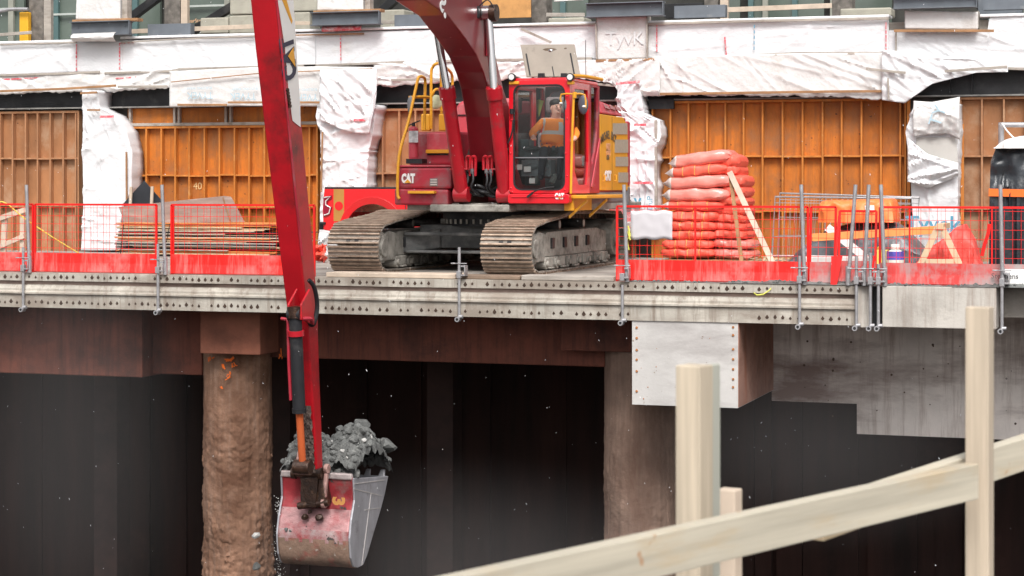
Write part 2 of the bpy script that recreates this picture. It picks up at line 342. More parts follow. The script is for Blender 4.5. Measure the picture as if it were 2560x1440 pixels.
def wrapcol(name, left, right, Y, depth, m, label, seed=1, amp=.04, nf=40, step=4.5, group=None):
    """cloth wrapped round a square pier: left/right = [(px,py)...] from top to bottom"""
    B = MB(); y0 = left[0][1]; y1 = left[-1][1]; n = int((y1-y0)/step)
    lp = [(p[1], p[0]) for p in left]; rp = [(p[1], p[0]) for p in right]
    a = WY(left[0][0], y0, Y); b = WY(right[0][0], y1, Y)
    fl = folds(seed, nf, a.x-.3, b.x+.3, b.z, a.z, L=(.15, .7), a=amp)+folds(seed+5, nf*2, a.x-.3, b.x+.3, b.z, a.z, L=(.08, .35), w=(.008, .022), a=amp*.45); rows = []
    for j in range(n+1):
        py = y0+(y1-y0)*j/n; xl = lerp_poly(lp, py); xr = lerp_poly(rp, py); pl = WY(xl, py, Y); pr = WY(xr, py, Y); row = []
        M_ = 34
        pts = [(pl.x+.02, Y+depth), (pl.x-.01, Y+depth*.5)]+[(pl.x+(pr.x-pl.x)*(i+.4)/(M_+.8), Y) for i in range(M_+1)]+[(pr.x, Y+depth*.25), (pr.x, Y+depth*.6), (pr.x, Y+depth)]
        for i, (x, y) in enumerate(pts):
            z = pl.z+(pr.z-pl.z)*i/len(pts)
            e = noise.noise(Vector((x*2.5, seed*2., z*2.5)))*amp*.7+noise.noise(Vector((x*8, seed*2., z*9)))*amp*.15+fdisp(fl, x, z)
            if 2 <= i <= M_+2: y -= e
            else: x += e*(1 if i > 5 else -1)
            row.append(Vector((x, y, z)))
        rows.append(row)
    B.grid(rows); o = B.build(name, m, weld=False, solid=.006); tag(o, label, 'wrapped pier', group); return o
def batten(pts, Y, m, name='batten', label='', w=.03, h=.045, group='wooden battens nailed over the white wrap'):
    B = MB()
    for a, b in zip(pts, pts[1:]): B.bar(WY(a[0], a[1], Y), WY(b[0], b[1], Y), w, h)
    o = B.build(name, m, bevel=.004); tag(o, label, 'batten', group); return o
def pxbox(B, px0, py0, px1, py1, Y, depth, mi=0):
    """box whose front face covers the pixel rectangle on plane Y (level edges measured at its middle)"""
    xa = XY(px0, Y); xb = XY(px1, Y); mid = (px0+px1)/2
    return B.box(xa, xb, Y, Y+depth, ZY(mid, py1, Y), ZY(mid, py0, Y), mi)
def rrect(x0, x1, z0, z1, r, n=5):
    out = []
    for cx, cz, a in ((x1-r, z1-r, 0), (x0+r, z1-r, 90), (x0+r, z0+r, 180), (x1-r, z0+r, 270)):
        for k in range(n+1):
            t = R_(a+90*k/n); out.append((cx+r*math.cos(t), cz+r*math.sin(t)))
    return out
# ================================================================ SETTING
WALL = 10.0
B = MB(); B.box(-34, 14, .42, 16, -.45, -.001); o = B.build('deck_slab', deckm); tag(o, 'muddy concrete deck the machine stands on', kind='structure')
# bevelled profiled edge beam with two rows of rusty holes
XL = -26.0; XR = XY(2140, 0)
prof = [(.42, -.004), (0, -.004), (0, -.135), (.055, -.14), (.055, -.20), (.012, -.27), (.012, -.305), (-.035, -.325), (-.035, -.35), (.0, -.37), (0, -.585), (.42, -.585)]
B = MB()
for (a, b), (c, d) in zip(prof, prof[1:]):
    rec = 1 if (a == .055 and c == .055) else 0
    nseg = 60
    rows = [[Vector((XL+(XR-XL)*k/nseg, y, z+.006*noise.noise(Vector((k*.7, y*9, z*9))))) for k in range(nseg+1)] for (y, z) in ((a, b), (c, d))]
    B.grid(rows, rec, False)
B.add([(XR, y, z) for y, z in prof], [list(range(len(prof)))])
r = random.Random(3)
x = XL
while x < XR-.1:
    for z in (-.075, -.50):
        if r.random() < .13 or (z < -.3 and XY(1590, 0) < x < XY(1870, 0)): continue
        s = .036*r.uniform(.65, 1.2); y = -.004; q = r.uniform(-.01, .01)
        lp = [(x-s*.8, y, z+q), (x, y, z+s*1.2+q), (x+s*.8, y, z+q), (x+s*.2, y, z-s*.7+q), (x-s*.4, y, z-s*.6+q)]
        B.prism(lp, (0, .003, 0), 2)
    x += .118*r.uniform(.93, 1.07)
o = B.build('edge_beam', [edgem, edgerec, rusthole], weld=False)
tag(o, 'long pale ribbed steel edge beam with two rows of rusty holes along the deck edge', 'edge beam')
# chamfered corner and plain concrete edge on the right
B = MB(); xa = XR+.003; xb = XY(2178, .10)
B.prism([(xa, 0.0, -.62), (xb, .12, -.62), (xb, .42, -.62), (xa, .42, -.62)], (0, 0, .61)); 
o = B.build('edge_corner_block', conc, bevel=.01); tag(o, 'small chamfered concrete block closing the right end of the ribbed edge beam', 'concrete block')
B = MB(); xc = XY(2206, 0.0)
B.box(xb+.01, xc-.01, .2, .42, -.6, -.02); o = B.build('joint_filler', dark); tag(o, 'dark narrow joint between the ribbed beam end and the plain concrete edge', 'joint')
B = MB(); B.box(xc, 8, -.02, .42, -.60, .0); o = B.build('concrete_edge_beam', conc, bevel=.012); tag(o, 'plain stained concrete edge at the right end of the deck', 'edge beam')

# timber mats under the tracks
def mat_plank(px0, px1, z0, z1, y0, y1, m, label):
    B = MB(); xa = XY(px0, y0); xb = XY(px1, y0); n = 14; 
    for a in range(1): B.box(xa, xb, y0, y1, z0, z1)
    o = B.build('timber_mat', m, bevel=.012); tag(o, label, 'timber', 'timber mats along the deck edge')
mat_plank(815, 1138, .0, .075, .05, .55, lumw, 'long grey brown timber laid on the deck edge below the left crawler track')
mat_plank(1148, 1300, .0, .06, .06, .5, mat('damp_brown_timber', (.20, .14, .10), .8, var=.3, vs=3, bump=.3), 'short damp timber laid on the deck edge between guard post and right track')
mat_plank(1303, 1534, .0, .075, .04, .45, greywood, 'grey timber laid on the deck edge under the right crawler track')

# under deck
def mkbox(name, px0, py0, px1, py1, Y, dep, m, label, cat, bev=.02, z1=None, z0=None):
    B = MB(); xa = XY(px0, Y); xb = XY(px1, Y); mid = (px0+px1)/2
    B.box(xa, xb, Y, Y+dep, ZY(mid, py1, Y) if z0 is None else z0, ZY(mid, py0, Y) if z1 is None else z1)
    o = B.build(name, m, bevel=bev); tag(o, label, cat); return o
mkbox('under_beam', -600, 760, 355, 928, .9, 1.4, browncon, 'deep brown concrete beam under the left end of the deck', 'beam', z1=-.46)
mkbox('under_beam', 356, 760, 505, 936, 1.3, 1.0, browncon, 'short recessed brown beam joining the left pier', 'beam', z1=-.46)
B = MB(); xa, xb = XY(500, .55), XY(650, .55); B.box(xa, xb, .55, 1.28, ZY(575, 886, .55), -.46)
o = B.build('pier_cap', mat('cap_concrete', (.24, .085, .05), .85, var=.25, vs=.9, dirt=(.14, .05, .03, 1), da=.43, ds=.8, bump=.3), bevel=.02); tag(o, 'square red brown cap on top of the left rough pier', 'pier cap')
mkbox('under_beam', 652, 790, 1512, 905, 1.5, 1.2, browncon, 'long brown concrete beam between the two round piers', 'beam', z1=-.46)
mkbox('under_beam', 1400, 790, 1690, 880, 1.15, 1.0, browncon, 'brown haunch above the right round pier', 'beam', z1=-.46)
def pier(px0, px1, ytop, Y, m, label, seed, amp=.035):
    D = (WY((px0+px1)/2, 465, Y+.58)-CAM).dot(FW); r0 = (px1-px0)/FPX*D/2; cx = XY((px0+px1)/2, Y+r0); zt = ZY((px0+px1)/2, ytop, Y); B = MB(); rows = []
    nz_ = 330; zb = -9.5
    for j in range(nz_+1):
        z = zt+(zb-zt)*j/nz_; row = []
        for k in range(150):
            t = 2*math.pi*k/150; c, s_ = math.cos(t), math.sin(t)
            low = min(1, max(.12, (zt-z-.5)/1.0))
            e = noise.noise(Vector((c*1.8+seed, s_*1.8, z*1.2)))*amp*.6*low+noise.turbulence(Vector((c*5+seed, s_*5, z*6)), 5, True, amplitude_scale=.62)*amp*.85*low*(.4+.8*abs(noise.noise(Vector((c+seed, s_, z*.8)))*2))+noise.noise(Vector((c*16, s_*16+seed, z*.5)))*.014
            rr = r0+e-amp*.5; row.append(Vector((cx+c*rr, Y+r0+s_*rr, z)))
        rows.append(row)
    B.grid(rows, closed=True); B.add(rows[0], [list(range(150))]); o = B.build('round_pier', m, weld=False); tag(o, label, 'pier', 'round concrete piers under the deck'); return o, cx, r0
pr, pcx, prr = pier(507, 682, 884, .8, pierm, 'rough red brown round pier with lumpy shotcrete and orange marks', 2.2, .055)
pr2, _, _ = pier(1510, 1692, 880, 1.2, mat('smooth_brown_pier', (.25, .165, .125), .9, var=.3, vs=1.5, dirt=(.12, .065, .045, 1), da=.47, ds=1.2, bump=1.4, bs=7, streak=(.13, .09, .07, 1), sa=.5, dst=(1, 1, .3)), 'smoother grey brown round pier behind the wooden rail', 9.1, .02)
# orange spray marks on the left pier
r = random.Random(8)
def onpier(px, py): 
    p = WY(px, py, .8); x = p.x; k = max(-1, min(1, (x-pcx)/prr)); return Vector((x, .8+prr-math.sqrt(max(.01, 1-k*k))*prr-.05, p.z))
def dab(cx, cy, w, h, n=5):
    B = MB()
    for k in range(n):
        a = onpier(cx+r.uniform(-w, w), cy+r.uniform(-h, h)); b = onpier(cx+r.uniform(-w, w), cy+r.uniform(-h, h)); B.path([a, (a+b)/2+Vector((0, 0, r.uniform(-.03, .03))), b], r.uniform(.007, .014), 6)
    B.build('spray_mark', orangespray, pr, weld=False)
dab(528, 896, 10, 6, 4); dab(575, 895, 12, 9, 5); dab(563, 915, 8, 8, 4); dab(588, 918, 8, 12, 3); dab(571, 940, 8, 10, 4); dab(558, 969, 8, 4, 3); dab(670, 890, 5, 14, 4)


# white form concrete on the right
XB0, XB1 = XY(1580, .02), XY(1845, .02)
zb = ZY(1712, 1016, .02)
Ys = YX(1932, XB1)
B = MB(); B.box(XB0, XB1, .02, Ys, zb, -.586)
for px in (1592, 1833):
    for py in ((815, 835, 870, 895, 920, 945, 965) if px > 1600 else (816, 842, 872, 896, 925, 975)):
        p = WY(px, py+3, .02); B.tube((p.x, .02, p.z), (p.x, .008, p.z), .02, n=8, mi=1)
for k in range(9):
    p = WY(random.uniform(1600, 1820), random.uniform(830, 1000), .02); B.tube((p.x, .02, p.z), (p.x, .012, p.z), random.uniform(.006, .012), n=6, mi=1)
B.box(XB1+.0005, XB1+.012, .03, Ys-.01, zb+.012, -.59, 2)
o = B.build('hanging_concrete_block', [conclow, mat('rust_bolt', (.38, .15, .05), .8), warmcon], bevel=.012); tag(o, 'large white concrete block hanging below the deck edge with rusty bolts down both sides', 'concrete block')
xw = XB1-.02
zb1 = ZY(2035, 1006, Ys); zb2 = ZY(2350, 1093, Ys)
xs = XY(2142, Ys)
B = MB(); B.prism([(xw, Ys, -.46), (9, Ys, -.46), (9, Ys, zb2), (xs, Ys, zb2), (xs, Ys, zb1), (xw, Ys, zb1)], (0, .8, 0))
for k in range(26):
    p = WY(random.uniform(1960, 2540), random.uniform(840, 1060), Ys); B.tube((p.x, Ys, p.z), (p.x, Ys-.01, p.z), random.uniform(.008, .022), n=6, mi=1)
o = B.build('downstand_wall', [mat('streaked_downstand', (.80, .73, .68), .8, var=.2, vs=.8, dirt=(.24, .17, .15, 1), da=.45, ds=.6, bump=.25, bs=20, streak=(.22, .12, .08, 1), sa=.5, dst=(.5, 1, 1.8)), mat('rust_bolt2', (.10, .06, .04), .8)], bevel=.012); tag(o, 'stepped grey concrete wall hanging under the right end of the deck', 'concrete wall')

# pit
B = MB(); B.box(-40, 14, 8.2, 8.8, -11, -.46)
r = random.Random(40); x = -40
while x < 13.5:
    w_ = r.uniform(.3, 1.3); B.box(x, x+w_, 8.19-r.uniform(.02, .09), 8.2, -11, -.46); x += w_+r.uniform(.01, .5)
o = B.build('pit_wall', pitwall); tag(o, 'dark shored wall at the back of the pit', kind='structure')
B = MB(); B.box(-45, 25, -40, 9, -11.4, -10); o = B.build('pit_floor', soil); tag(o, 'soil floor of the pit', kind='structure')
B = MB(); B.box(-45, 25, -44, -22.5, -10, -.3); o = B.build('pavement', mat('pavement_concrete', (.32, .31, .30), .85, var=.2)); tag(o, 'ground beside the timber rail above the pit', kind='structure')
B = MB(); B.box(-60, 60, -90, -44, -10.2, -.35); o = B.build('ground', mat('asphalt', (.06, .06, .06), .9, var=.2)); tag(o, 'street behind the viewpoint', kind='structure')
B = MB(); B.box(-60, 60, 16, 90, -10.2, 4.0); o = B.build('street_level', mat('street_asphalt', (.09, .09, .09), .9, var=.2)); tag(o, 'street level behind the facade', kind='structure')
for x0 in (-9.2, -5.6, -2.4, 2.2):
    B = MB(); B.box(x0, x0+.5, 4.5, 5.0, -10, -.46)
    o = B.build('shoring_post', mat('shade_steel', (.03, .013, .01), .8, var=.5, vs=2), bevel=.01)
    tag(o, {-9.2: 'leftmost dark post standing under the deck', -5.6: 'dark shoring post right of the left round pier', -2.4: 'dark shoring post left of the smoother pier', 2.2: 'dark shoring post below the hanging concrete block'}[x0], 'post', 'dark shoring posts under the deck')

# ================================================================ FACADE
B = MB(); B.box(-34, 12, WALL+.28, WALL+.6, 0, 4.45); B.box(-34, 12, WALL+.10, 14.9, 3.62, 4.0, 0)
fac = B.build('facade_wall', mat('facade_concrete', (.2, .19, .18), .9, var=.3)); tag(fac, 'old concrete wall behind the formwork and the white wrap', 'wall')
# steel beam
B = MB(); B.box(-30, 12, WALL-.05, WALL-.02, 3.2, 3.66, 0); B.box(-30, 12, WALL-.17, WALL-.02, 3.17, 3.20, 1)
for px in (270, 1410, 2375, 2430):
    x = XY(px, WALL); B.box(x, x+.02, WALL-.13, WALL-.05, 3.2, 3.66, 0)
o = B.build('steel_beam', [bsteel, flange]); tag(o, 'long black steel beam with dusty bottom flange above the plywood panels', 'steel beam')

def panel(px0, px1, zt, mp, ms, gap, label, rows=(.0,), seed=1, Y=WALL, zb=.0):
    x0 = XY(px0, Y); x1 = XY(px1, Y); E = empty('plywood_formwork', ((x0+x1)/2, Y, zb)); tag(E, label, 'formwork panel', 'orange plywood formwork panels on the facade')
    P = MB(); P.box(x0, x1, Y+.02, Y+.06, zb, zt); P.build('plywood', mp, E)
    G = MB(); r = random.Random(seed); x = x0; lv = [zb+.02]+list(rows)+[zt-.02]
    G.box(x0, x1, Y-.11, Y+.02, zt-.05, zt)
    xs_ = []
    while x < x1-.02: xs_.append(x); x += gap*r.uniform(.95, 1.05)
    xs_.append(x1-.04)
    for x in xs_: G.box(x, x+.036, Y-.115, Y+.019, zb, zt-.051)
    for a, b in zip(xs_, xs_[1:]):
        for z in rows:
            z += r.uniform(-.015, .015); G.box(a+.04, b-.002, Y-.11, Y+.018, z-.018, z+.018)
    G.build('stud_frame', ms, E, bevel=.003); return E
panel(-330, 204, 3.13, plyb, studb, .325, 'brown vertical plywood panel at the left end of the facade', (1.0, 2.06), 1)
e = panel(332, 800, 2.76, ply, stud, .355, 'bright orange studded plywood panel behind the board pile', (1.68, 1.0), 2)
# small upper windows row above it
x0, x1 = XY(318, WALL), XY(800, WALL); E = empty('transom_formwork', ((x0+x1)/2, WALL, 2.8)); tag(E, 'low orange panel divided by grey uprights above the bright orange plywood', 'formwork panel')
P = MB(); P.box(x0, x1, WALL+.02, WALL+.06, 2.8, 3.16); P.build('plywood', ply, E)
P = MB(); P.box(x0-.1, x1, WALL-.12, WALL+.02, 2.765, 2.83)
for px in (326, 437, 448, 565, 577, 690, 700): x = XY(px, WALL); P.box(x, x+.05, WALL-.08, WALL+.019, 2.831, 3.168)
P.build('grey_frame', greywood, E, bevel=.004)
panel(920, 1262, 3.08, plyb, studb, .37, 'tan plywood panel behind the left handrails of the excavator', (1.72, .9), 3)
panel(1500, 1590, 3.08, plyb, studb, .37, 'narrow strip of plywood panel hidden behind the red cab', (1.72,), 8)
panel(1632, 2268, 3.16, ply, stud, .385, 'wide orange plywood panel behind the stack of red blankets', (2.03, .95), 4)
panel(2400, 2760, 3.16, plyb, studb, .40, 'brown plywood panel at the right end behind the black cover', (2.02, 1.0), 5)
text('40', .22, mat('chalk_mark', (.62, .42, .20), .8, var=.2), WY(494, 466, WALL+.012), FX, FZ, e, 'chalk_number', .0, .004)
for px in (2272, 2406):
    B = MB(); B.bar(WY(px, 250 if px < 2300 else 310, WALL-.2), WY(px, 560, WALL-.2), .06, .05)
    o = B.build('timber_post', stud); tag(o, 'orange timber strip on the %s side of the loosely wrapped right pier' % ('left' if px < 2300 else 'right'), 'timber')
B = MB(); B.box(XY(1628, WALL), XY(1690, WALL), WALL-.2, WALL-.1, 3.0, 3.2)
o = B.build('dark_lintel', bsteel); tag(o, 'dark short lintel at the top left corner of the wide orange panel', 'lintel')
# ---- white wrapped parapet and soffit
YB = WALL-.30
Cp = MB(); Cp.box(-30, 12, YB+.12, WALL+.02, 3.98, 4.62); o = Cp.build('parapet_board', greywood); tag(o, 'grey parapet boarding behind the white wrap', 'parapet')
seg = [(-60, 305, 'crinkled white wrap on the parapet at the left end, taped in red', [(-60, 112), (190, 105), (305, 102)], [(-60, 192), (190, 181), (305, 181)], 1),
       (303, 790, 'white wrap on the parapet behind the excavator stick', [(303, 102), (640, 88), (790, 82)], [(303, 182), (450, 176), (790, 167)], 2),
       (788, 1492, 'long white wrap on the parapet behind the boom', [(788, 82), (1070, 75), (1220, 72), (1492, 58)], [(788, 167), (1100, 155), (1492, 148)], 3),
       (1618, 2222, 'taut white wrap on the parapet above the wide orange panel', [(1618, 60), (2000, 50), (2222, 46)], [(1618, 146), (2000, 136), (2222, 134)], 5),
       (2220, 2700, 'wide white wrap spreading over the parapet at the right end', [(2220, 76), (2470, 74), (2474, 42), (2700, 30)], [(2220, 135), (2240, 190), (2360, 182), (2540, 172), (2700, 168)], 6)]
shs = []
for a, b, lab, t, bo, sd in seg:
    shs.append(sheet('house_wrap_sheet', t, bo, YB, tyv, lab, 'house wrap', amp=.028, nf=46, seed=sd, group='white wrap sheets on the facade', ang=(-.5 if sd in (2, 6) else .4)))
o = sheet('house_wrap_sheet', [(1492, 42), (1617, 38)], [(1492, 150), (1617, 146)], YB-.12, tyvd, 'square white wrapped box projecting from the parapet right of the boom', 'house wrap', amp=.01, nf=12, seed=4, group='white wrap sheets on the facade')
text('TyvK', .38, faint, WY(1562, 98, YB-.138), FX, FZ, o, 'printed_lettering', 0, .002)
B = MB(); pxbox(B, 1490, 40, 1618, 149, YB-.108, .30); o = B.build('boxed_column_head', greywood); tag(o, 'grey box frame under the square white wrap', 'column head')
o = sheet('house_wrap_sheet', [(2262, 26), (2445, 30)], [(2262, 72), (2448, 74)], YB-.15, tyvd, 'small white wrapped box under the grey steel stub at upper right', 'house wrap', amp=.012, nf=10, seed=14, group='white wrap sheets on the facade')
B = MB(); pxbox(B, 2262, 30, 2446, 72, YB-.14, .30); o = B.build('boxed_column_head', greywood); tag(o, 'grey box frame under the small white wrap at upper right', 'column head')
# white top ledges
for a, b, ya, yb in ((-60, 192, 108, 101), (303, 640, 97, 82), (640, 1490, 81, 54), (1619, 2224, 54, 40), (2450, 2700, 41, 30)):
    B = MB(); xa, xb = XY(a, YB), XY(b, YB); z = ZY((a+b)/2, (ya+yb)/2, YB); B.box(xa, xb, YB-.05, YB+.42, z-.035, z+.02)
    o = B.build('parapet_capping', mat('capping_wrap', (.80, .79, .80), .6, var=.15, vs=6, dirt=(.55, .42, .42, 1), da=.35, ds=9), bevel=.015); tag(o, 'narrow white capping strip ' + {-60: 'on the parapet at the left end', 303: 'left of the excavator stick', 640: 'behind the boom', 1619: 'above the wide orange panel', 2450: 'at the far right of the parapet'}[a], 'capping', 'white capping strips')
# soffit drapes
G = 'white wrap sheets on the facade'
s1 = sheet('house_wrap_sheet', [(-60, 190), (190, 180), (430, 172)], [(-60, 238), (100, 232), (300, 228), (430, 220)], YB-.06, tyvd, 'creased white wrap below the parapet at the left end with red tape', 'house wrap', amp=.06, nf=60, seed=21, rag=8, group=G, ang=.3)
s2 = sheet('house_wrap_sheet', [(424, 178), (640, 168), (800, 166), (940, 168)], [(418, 268), (600, 265), (790, 266), (812, 262), (945, 238)], YB-.22, tyvd, 'loose white sheet printed in pale blue hanging behind the excavator stick', 'house wrap', amp=.035, nf=40, seed=22, group=G, ang=.1)
s3 = sheet('house_wrap_sheet', [(935, 158), (1180, 150), (1480, 146)], [(935, 218), (1120, 206), (1300, 196), (1480, 190)], YB-.06, tyvd, 'creased white wrap hanging behind the boom cylinders', 'house wrap', amp=.06, nf=60, seed=23, rag=8, group=G, ang=.1)
s4 = sheet('house_wrap_sheet', [(1440, 150), (1560, 148), (1650, 146)], [(1440, 194), (1530, 210), (1560, 238), (1650, 240)], YB-.16, tyvd, 'rumpled white wrap above the pier beside the cab', 'house wrap', amp=.07, nf=40, seed=24, rag=6, group=G, ang=.8)
s5 = sheet('house_wrap_sheet', [(1630, 142), (2000, 133), (2212, 132)], [(1630, 238), (1900, 240), (2080, 242), (2212, 249)], YB-.10, tyvd, 'broad white wrap sagging over the top of the wide orange panel', 'house wrap', amp=.05, nf=60, seed=25, rag=6, group=G, ang=-.9)
s6 = sheet('house_wrap_sheet', [(2205, 125), (2300, 132), (2440, 150), (2520, 170)], [(2205, 250), (2262, 258), (2330, 210), (2440, 182), (2520, 180)], YB-.2, tyv, 'white wrap swept up to the right over the dark steel beam', 'house wrap', amp=.05, nf=50, seed=26, group=G, ang=-.5)
def prints(par, pts, Y, s='TYVEK', size=.2, m=blueprint, rot=True):
    for px, py in pts:
        text(s, size, m, WY(px, py, Y), -FX if rot else FX, -FZ if rot else FZ, par, 'printed_lettering', .0, .002)
prints(s2, [(500, 238), (608, 240), (775, 243)], YB-.30, 'TYVEK', .21)
prints(s2, [(498, 220), (612, 222), (760, 224)], YB-.30, 'BUILDING WRAP', .08)
# red tape marks and dark battens
def tapes(lst, lab):
    for k, (x0, y0, x1, y1, w) in enumerate(lst):
        B = MB(); a = WY(x0, y0, YB-.045); b = WY(x1, y1, YB-.045); n = 7
        for q in range(n):
            p = a+(b-a)*(q/n); p2 = a+(b-a)*((q+random.uniform(.6, .98))/n); B.bar(p+Vector((0, 0, random.uniform(-.008, .008))), p2, .02, w*random.uniform(.5, 1.1))
        o = B.build('red_tape_strip', tape); tag(o, lab[k], 'tape', 'red tape strips on the white wrap')
tapes([(191, 110, 191, 178, .025), (299, 107, 299, 176, .03), (300, 108, 335, 106, .02), (0, 199, 200, 190, .035), (180, 184, 245, 192, .05), (290, 196, 390, 190, .03), (205, 79, 298, 74, .04), (851, 84, 852, 152, .02), (1642, 60, 1642, 130, .035), (1812, 92, 1816, 140, .06), (1700, 168, 1790, 162, .07), (1810, 158, 1880, 150, .04), (1950, 163, 1990, 160, .05), (2215, 55, 2215, 130, .02), (2222, 185, 2222, 215, .03), (2392, 30, 2440, 36, .02)],
      ['red tape running down the left parapet seam', 'red tape down the second parapet seam from the left', 'short red tape along the parapet top left of the stick', 'smeared red tape on the soffit at the left end', 'curved red tape smear under the left seam', 'faded red tape on the soffit left of the loose sheet', 'red tape on the small wrap roll below the grey steel stub', 'speckled red tape seam right of the excavator stick', 'red tape beside the square projecting wrap', 'short thick red tape above the joists of the wide panel', 'widest red tape smear below the taut wrap', 'red tape smear in the middle of the soffit', 'short red tape smear right of the soffit middle', 'thin red tape seam at the right end of the taut wrap', 'red tape under the right corner batten', 'red tape on the small wrapped box at upper right'])
o = None
B = MB(); a = WY(1886, 62, YB-.05); b = WY(1885, 130, YB-.05)
for q in range(5): B.bar(a+(b-a)*(q/5), a+(b-a)*((q+.6)/5), .015, .02)
o = B.build('blue_tape_strip', bluestrong); tag(o, 'dashed blue tape on the taut wrap above the wide orange panel', 'tape')
bl = [([(-60, 190), (120, 185), (250, 180)], 'grey batten along the parapet bottom at the left end'), ([(262, 183), (430, 178), (445, 174)], 'grey batten left of the excavator stick'), ([(446, 173), (640, 168), (790, 163)], 'grey batten behind the excavator stick'),
      ([(760, 165), (900, 160), (1010, 155)], 'grey batten right of the excavator stick'), ([(1090, 153), (1480, 146)], 'grey batten behind the boom'), ([(1490, 152), (1636, 148)], 'brown batten under the square projecting wrap'),
      ([(1636, 146), (1830, 141), (2000, 133), (2215, 133)], 'long dark batten under the taut wrap'), ([(2235, 77), (2485, 77)], 'brown batten under the small wrapped box'), ([(2240, 76), (2240, 128)], 'upright batten at the right end of the taut wrap'),
      ([(0, 112), (192, 106)], 'thin batten along the parapet top at the left end'), ([(303, 106), (440, 98), (640, 90)], 'thin batten along the parapet top left of the stick'), ([(735, 88), (910, 84)], 'thin orange batten along the parapet top right of the stick'),
      ([(1300, 64), (1488, 60)], 'thin batten on the parapet top above the hatch'), ([(1620, 60), (1900, 52), (2222, 46)], 'long batten on the top of the taut wrap'), ([(1490, 60), (1492, 148)], 'left upright of the square projecting wrap'), ([(1617, 42), (1618, 148)], 'right upright of the square projecting wrap'),
      ([(0, 228), (160, 222), (290, 214)], 'brown batten along the soffit at the left end'), ([(295, 217), (418, 216)], 'grey batten along the soffit left of the loose sheet'), ([(978, 200), (1070, 198), (1130, 199)], 'loose grey batten behind the yellow handrails'),
      ([(1640, 235), (1800, 233), (2060, 229), (2206, 228)], 'long brown batten along the sagging wrap'), ([(2220, 195), (2222, 250)], 'upright batten at the swept wrap corner'), ([(2165, 172), (2264, 182)], 'short loose batten lying askew on the wrap right of centre'), ([(2362, 178), (2518, 167)], 'batten holding the swept up wrap at right'), ([(2520, 171), (2640, 176)], 'batten at the far right edge of the wrap'),
      ([(1440, 190), (1515, 193)], 'short batten right of the open hatch'), ([(1303, 72), (1378, 106)], 'diagonal grey batten above the open hatch'), ([(1492, 210), (1535, 214)], 'tiny batten beside the cab roof')]
for k, (p, lb) in enumerate(bl):
    yy = YB-.17 if k in (5, 14, 15, 7) else (YB-.16 if k >= 16 else YB-.075)
    if k in (20, 21, 22): yy = YB-.30
    batten(p, yy, brownwood if ('brown' in lb or 'orange' in lb) else greywood, label=lb, w=.03, h=.05 if k not in (9, 10, 11, 12) else .03)
for (a, b), lb in zip((((444, 262), (567, 262)), ((570, 256), (812, 256))), ('brown strip along the foot of the loose printed sheet, left piece', 'brown strip along the foot of the loose printed sheet, right piece')):
    batten([a, b], YB-.33, brownwood, label=lb)
batten([(428, 205), (640, 184), (930, 171)], YB-.30, brownwood, label='long sloping brown strip across the top of the loose printed sheet', h=.02)
# ---- wrapped piers
YC = WALL-.55
w1 = wrapcol('wrapped_pier', [(206, 226), (205, 400), (207, 520), (202, 626)], [(248, 226), (250, 270), (288, 290), (318, 330), (332, 380), (330, 470), (310, 520), (288, 630)], YC, .5, tyv, 'white wrapped pier bulging to its right beside the orange panel', 31, .05)
w2 = wrapcol('wrapped_pier', [(792, 262), (790, 290), (800, 330), (802, 480), (792, 640)], [(935, 174), (944, 240), (925, 330), (922, 385), (918, 470), (916, 560)][:6] and [(944, 262), (935, 330), (922, 380), (918, 470), (916, 640)], YC, .5, tyv, 'white wrapped pier with gathered folds between stick and excavator', 32, .07, 70)
s7 = sheet('house_wrap_sheet', [(800, 175), (870, 172), (942, 172)], [(800, 300), (870, 330), (925, 345), (942, 250)][:2]+[(925, 335), (942, 245)], YC-.12, tyv, 'gathered white sheet draped over the top of the pier left of the handrails', 'house wrap', amp=.07, nf=55, seed=33, group=G, ang=-.7)
w3 = wrapcol('wrapped_pier', [(1545, 205), (1540, 330), (1560, 420), (1560, 560)], [(1600, 225), (1612, 285), (1650, 300), (1655, 340), (1638, 380), (1640, 560)], YC, .5, tyv, 'white wrapped pier with a pointed bulge right of the excavator', 34, .07, 60)
w4 = wrapcol('wrapped_pier', [(2285, 260), (2262, 330), (2275, 420), (2280, 560), (2280, 640)], [(2400, 250), (2400, 345), (2396, 400), (2396, 500), (2396, 640)], YC, .45, tyv, 'loosely wrapped pier with torn folds and blue lettering at the right', 35, .035, 50)
B = MB(); pxbox(B, 2290, 343, 2394, 412, YC-.045, .3)
o = B.build('bare_pier_patch', mat('bare_grey_block', (.50, .48, .45), .85, var=.08, dirt=(.42, .40, .37, 1), da=.4), bevel=.008); tag(o, 'bare grey masonry showing in the torn right pier wrap', 'masonry')
s8 = sheet('house_wrap_sheet', [(2284, 252), (2330, 255), (2400, 242)], [(2258, 338), (2330, 330), (2400, 348)][:0]+[(2284, 342), (2330, 336), (2370, 334), (2400, 350)], YC-.13, tyvd, 'torn white flap over the top of the right pier', 'house wrap', amp=.06, nf=30, seed=36, group=G, bulge=.08)
s9 = sheet('house_wrap_sheet', [(2270, 345), (2320, 385), (2396, 408)], [(2276, 455), (2320, 470), (2396, 440)], YC-.11, tyv, 'deeply folded white wrap across the middle of the right pier', 'house wrap', amp=.09, nf=60, seed=37, group=G, ang=.5)
text('Tyvek', .42, bluestrong, WY(2332, 562, YC-.24), FX, FZ, w4, 'printed_lettering', .008, .003)
text('TY', .34, blueprint, WY(2345, 290, YC-.27), Vector((.35, 0, 1)), Vector((-1, 0, .35)), s8, 'printed_lettering', 0, .003)
text('DuP', .16, bluestrong, WY(1625, 508, YC-.15), FZ, -FX, w3, 'printed_lettering', 0, .003)
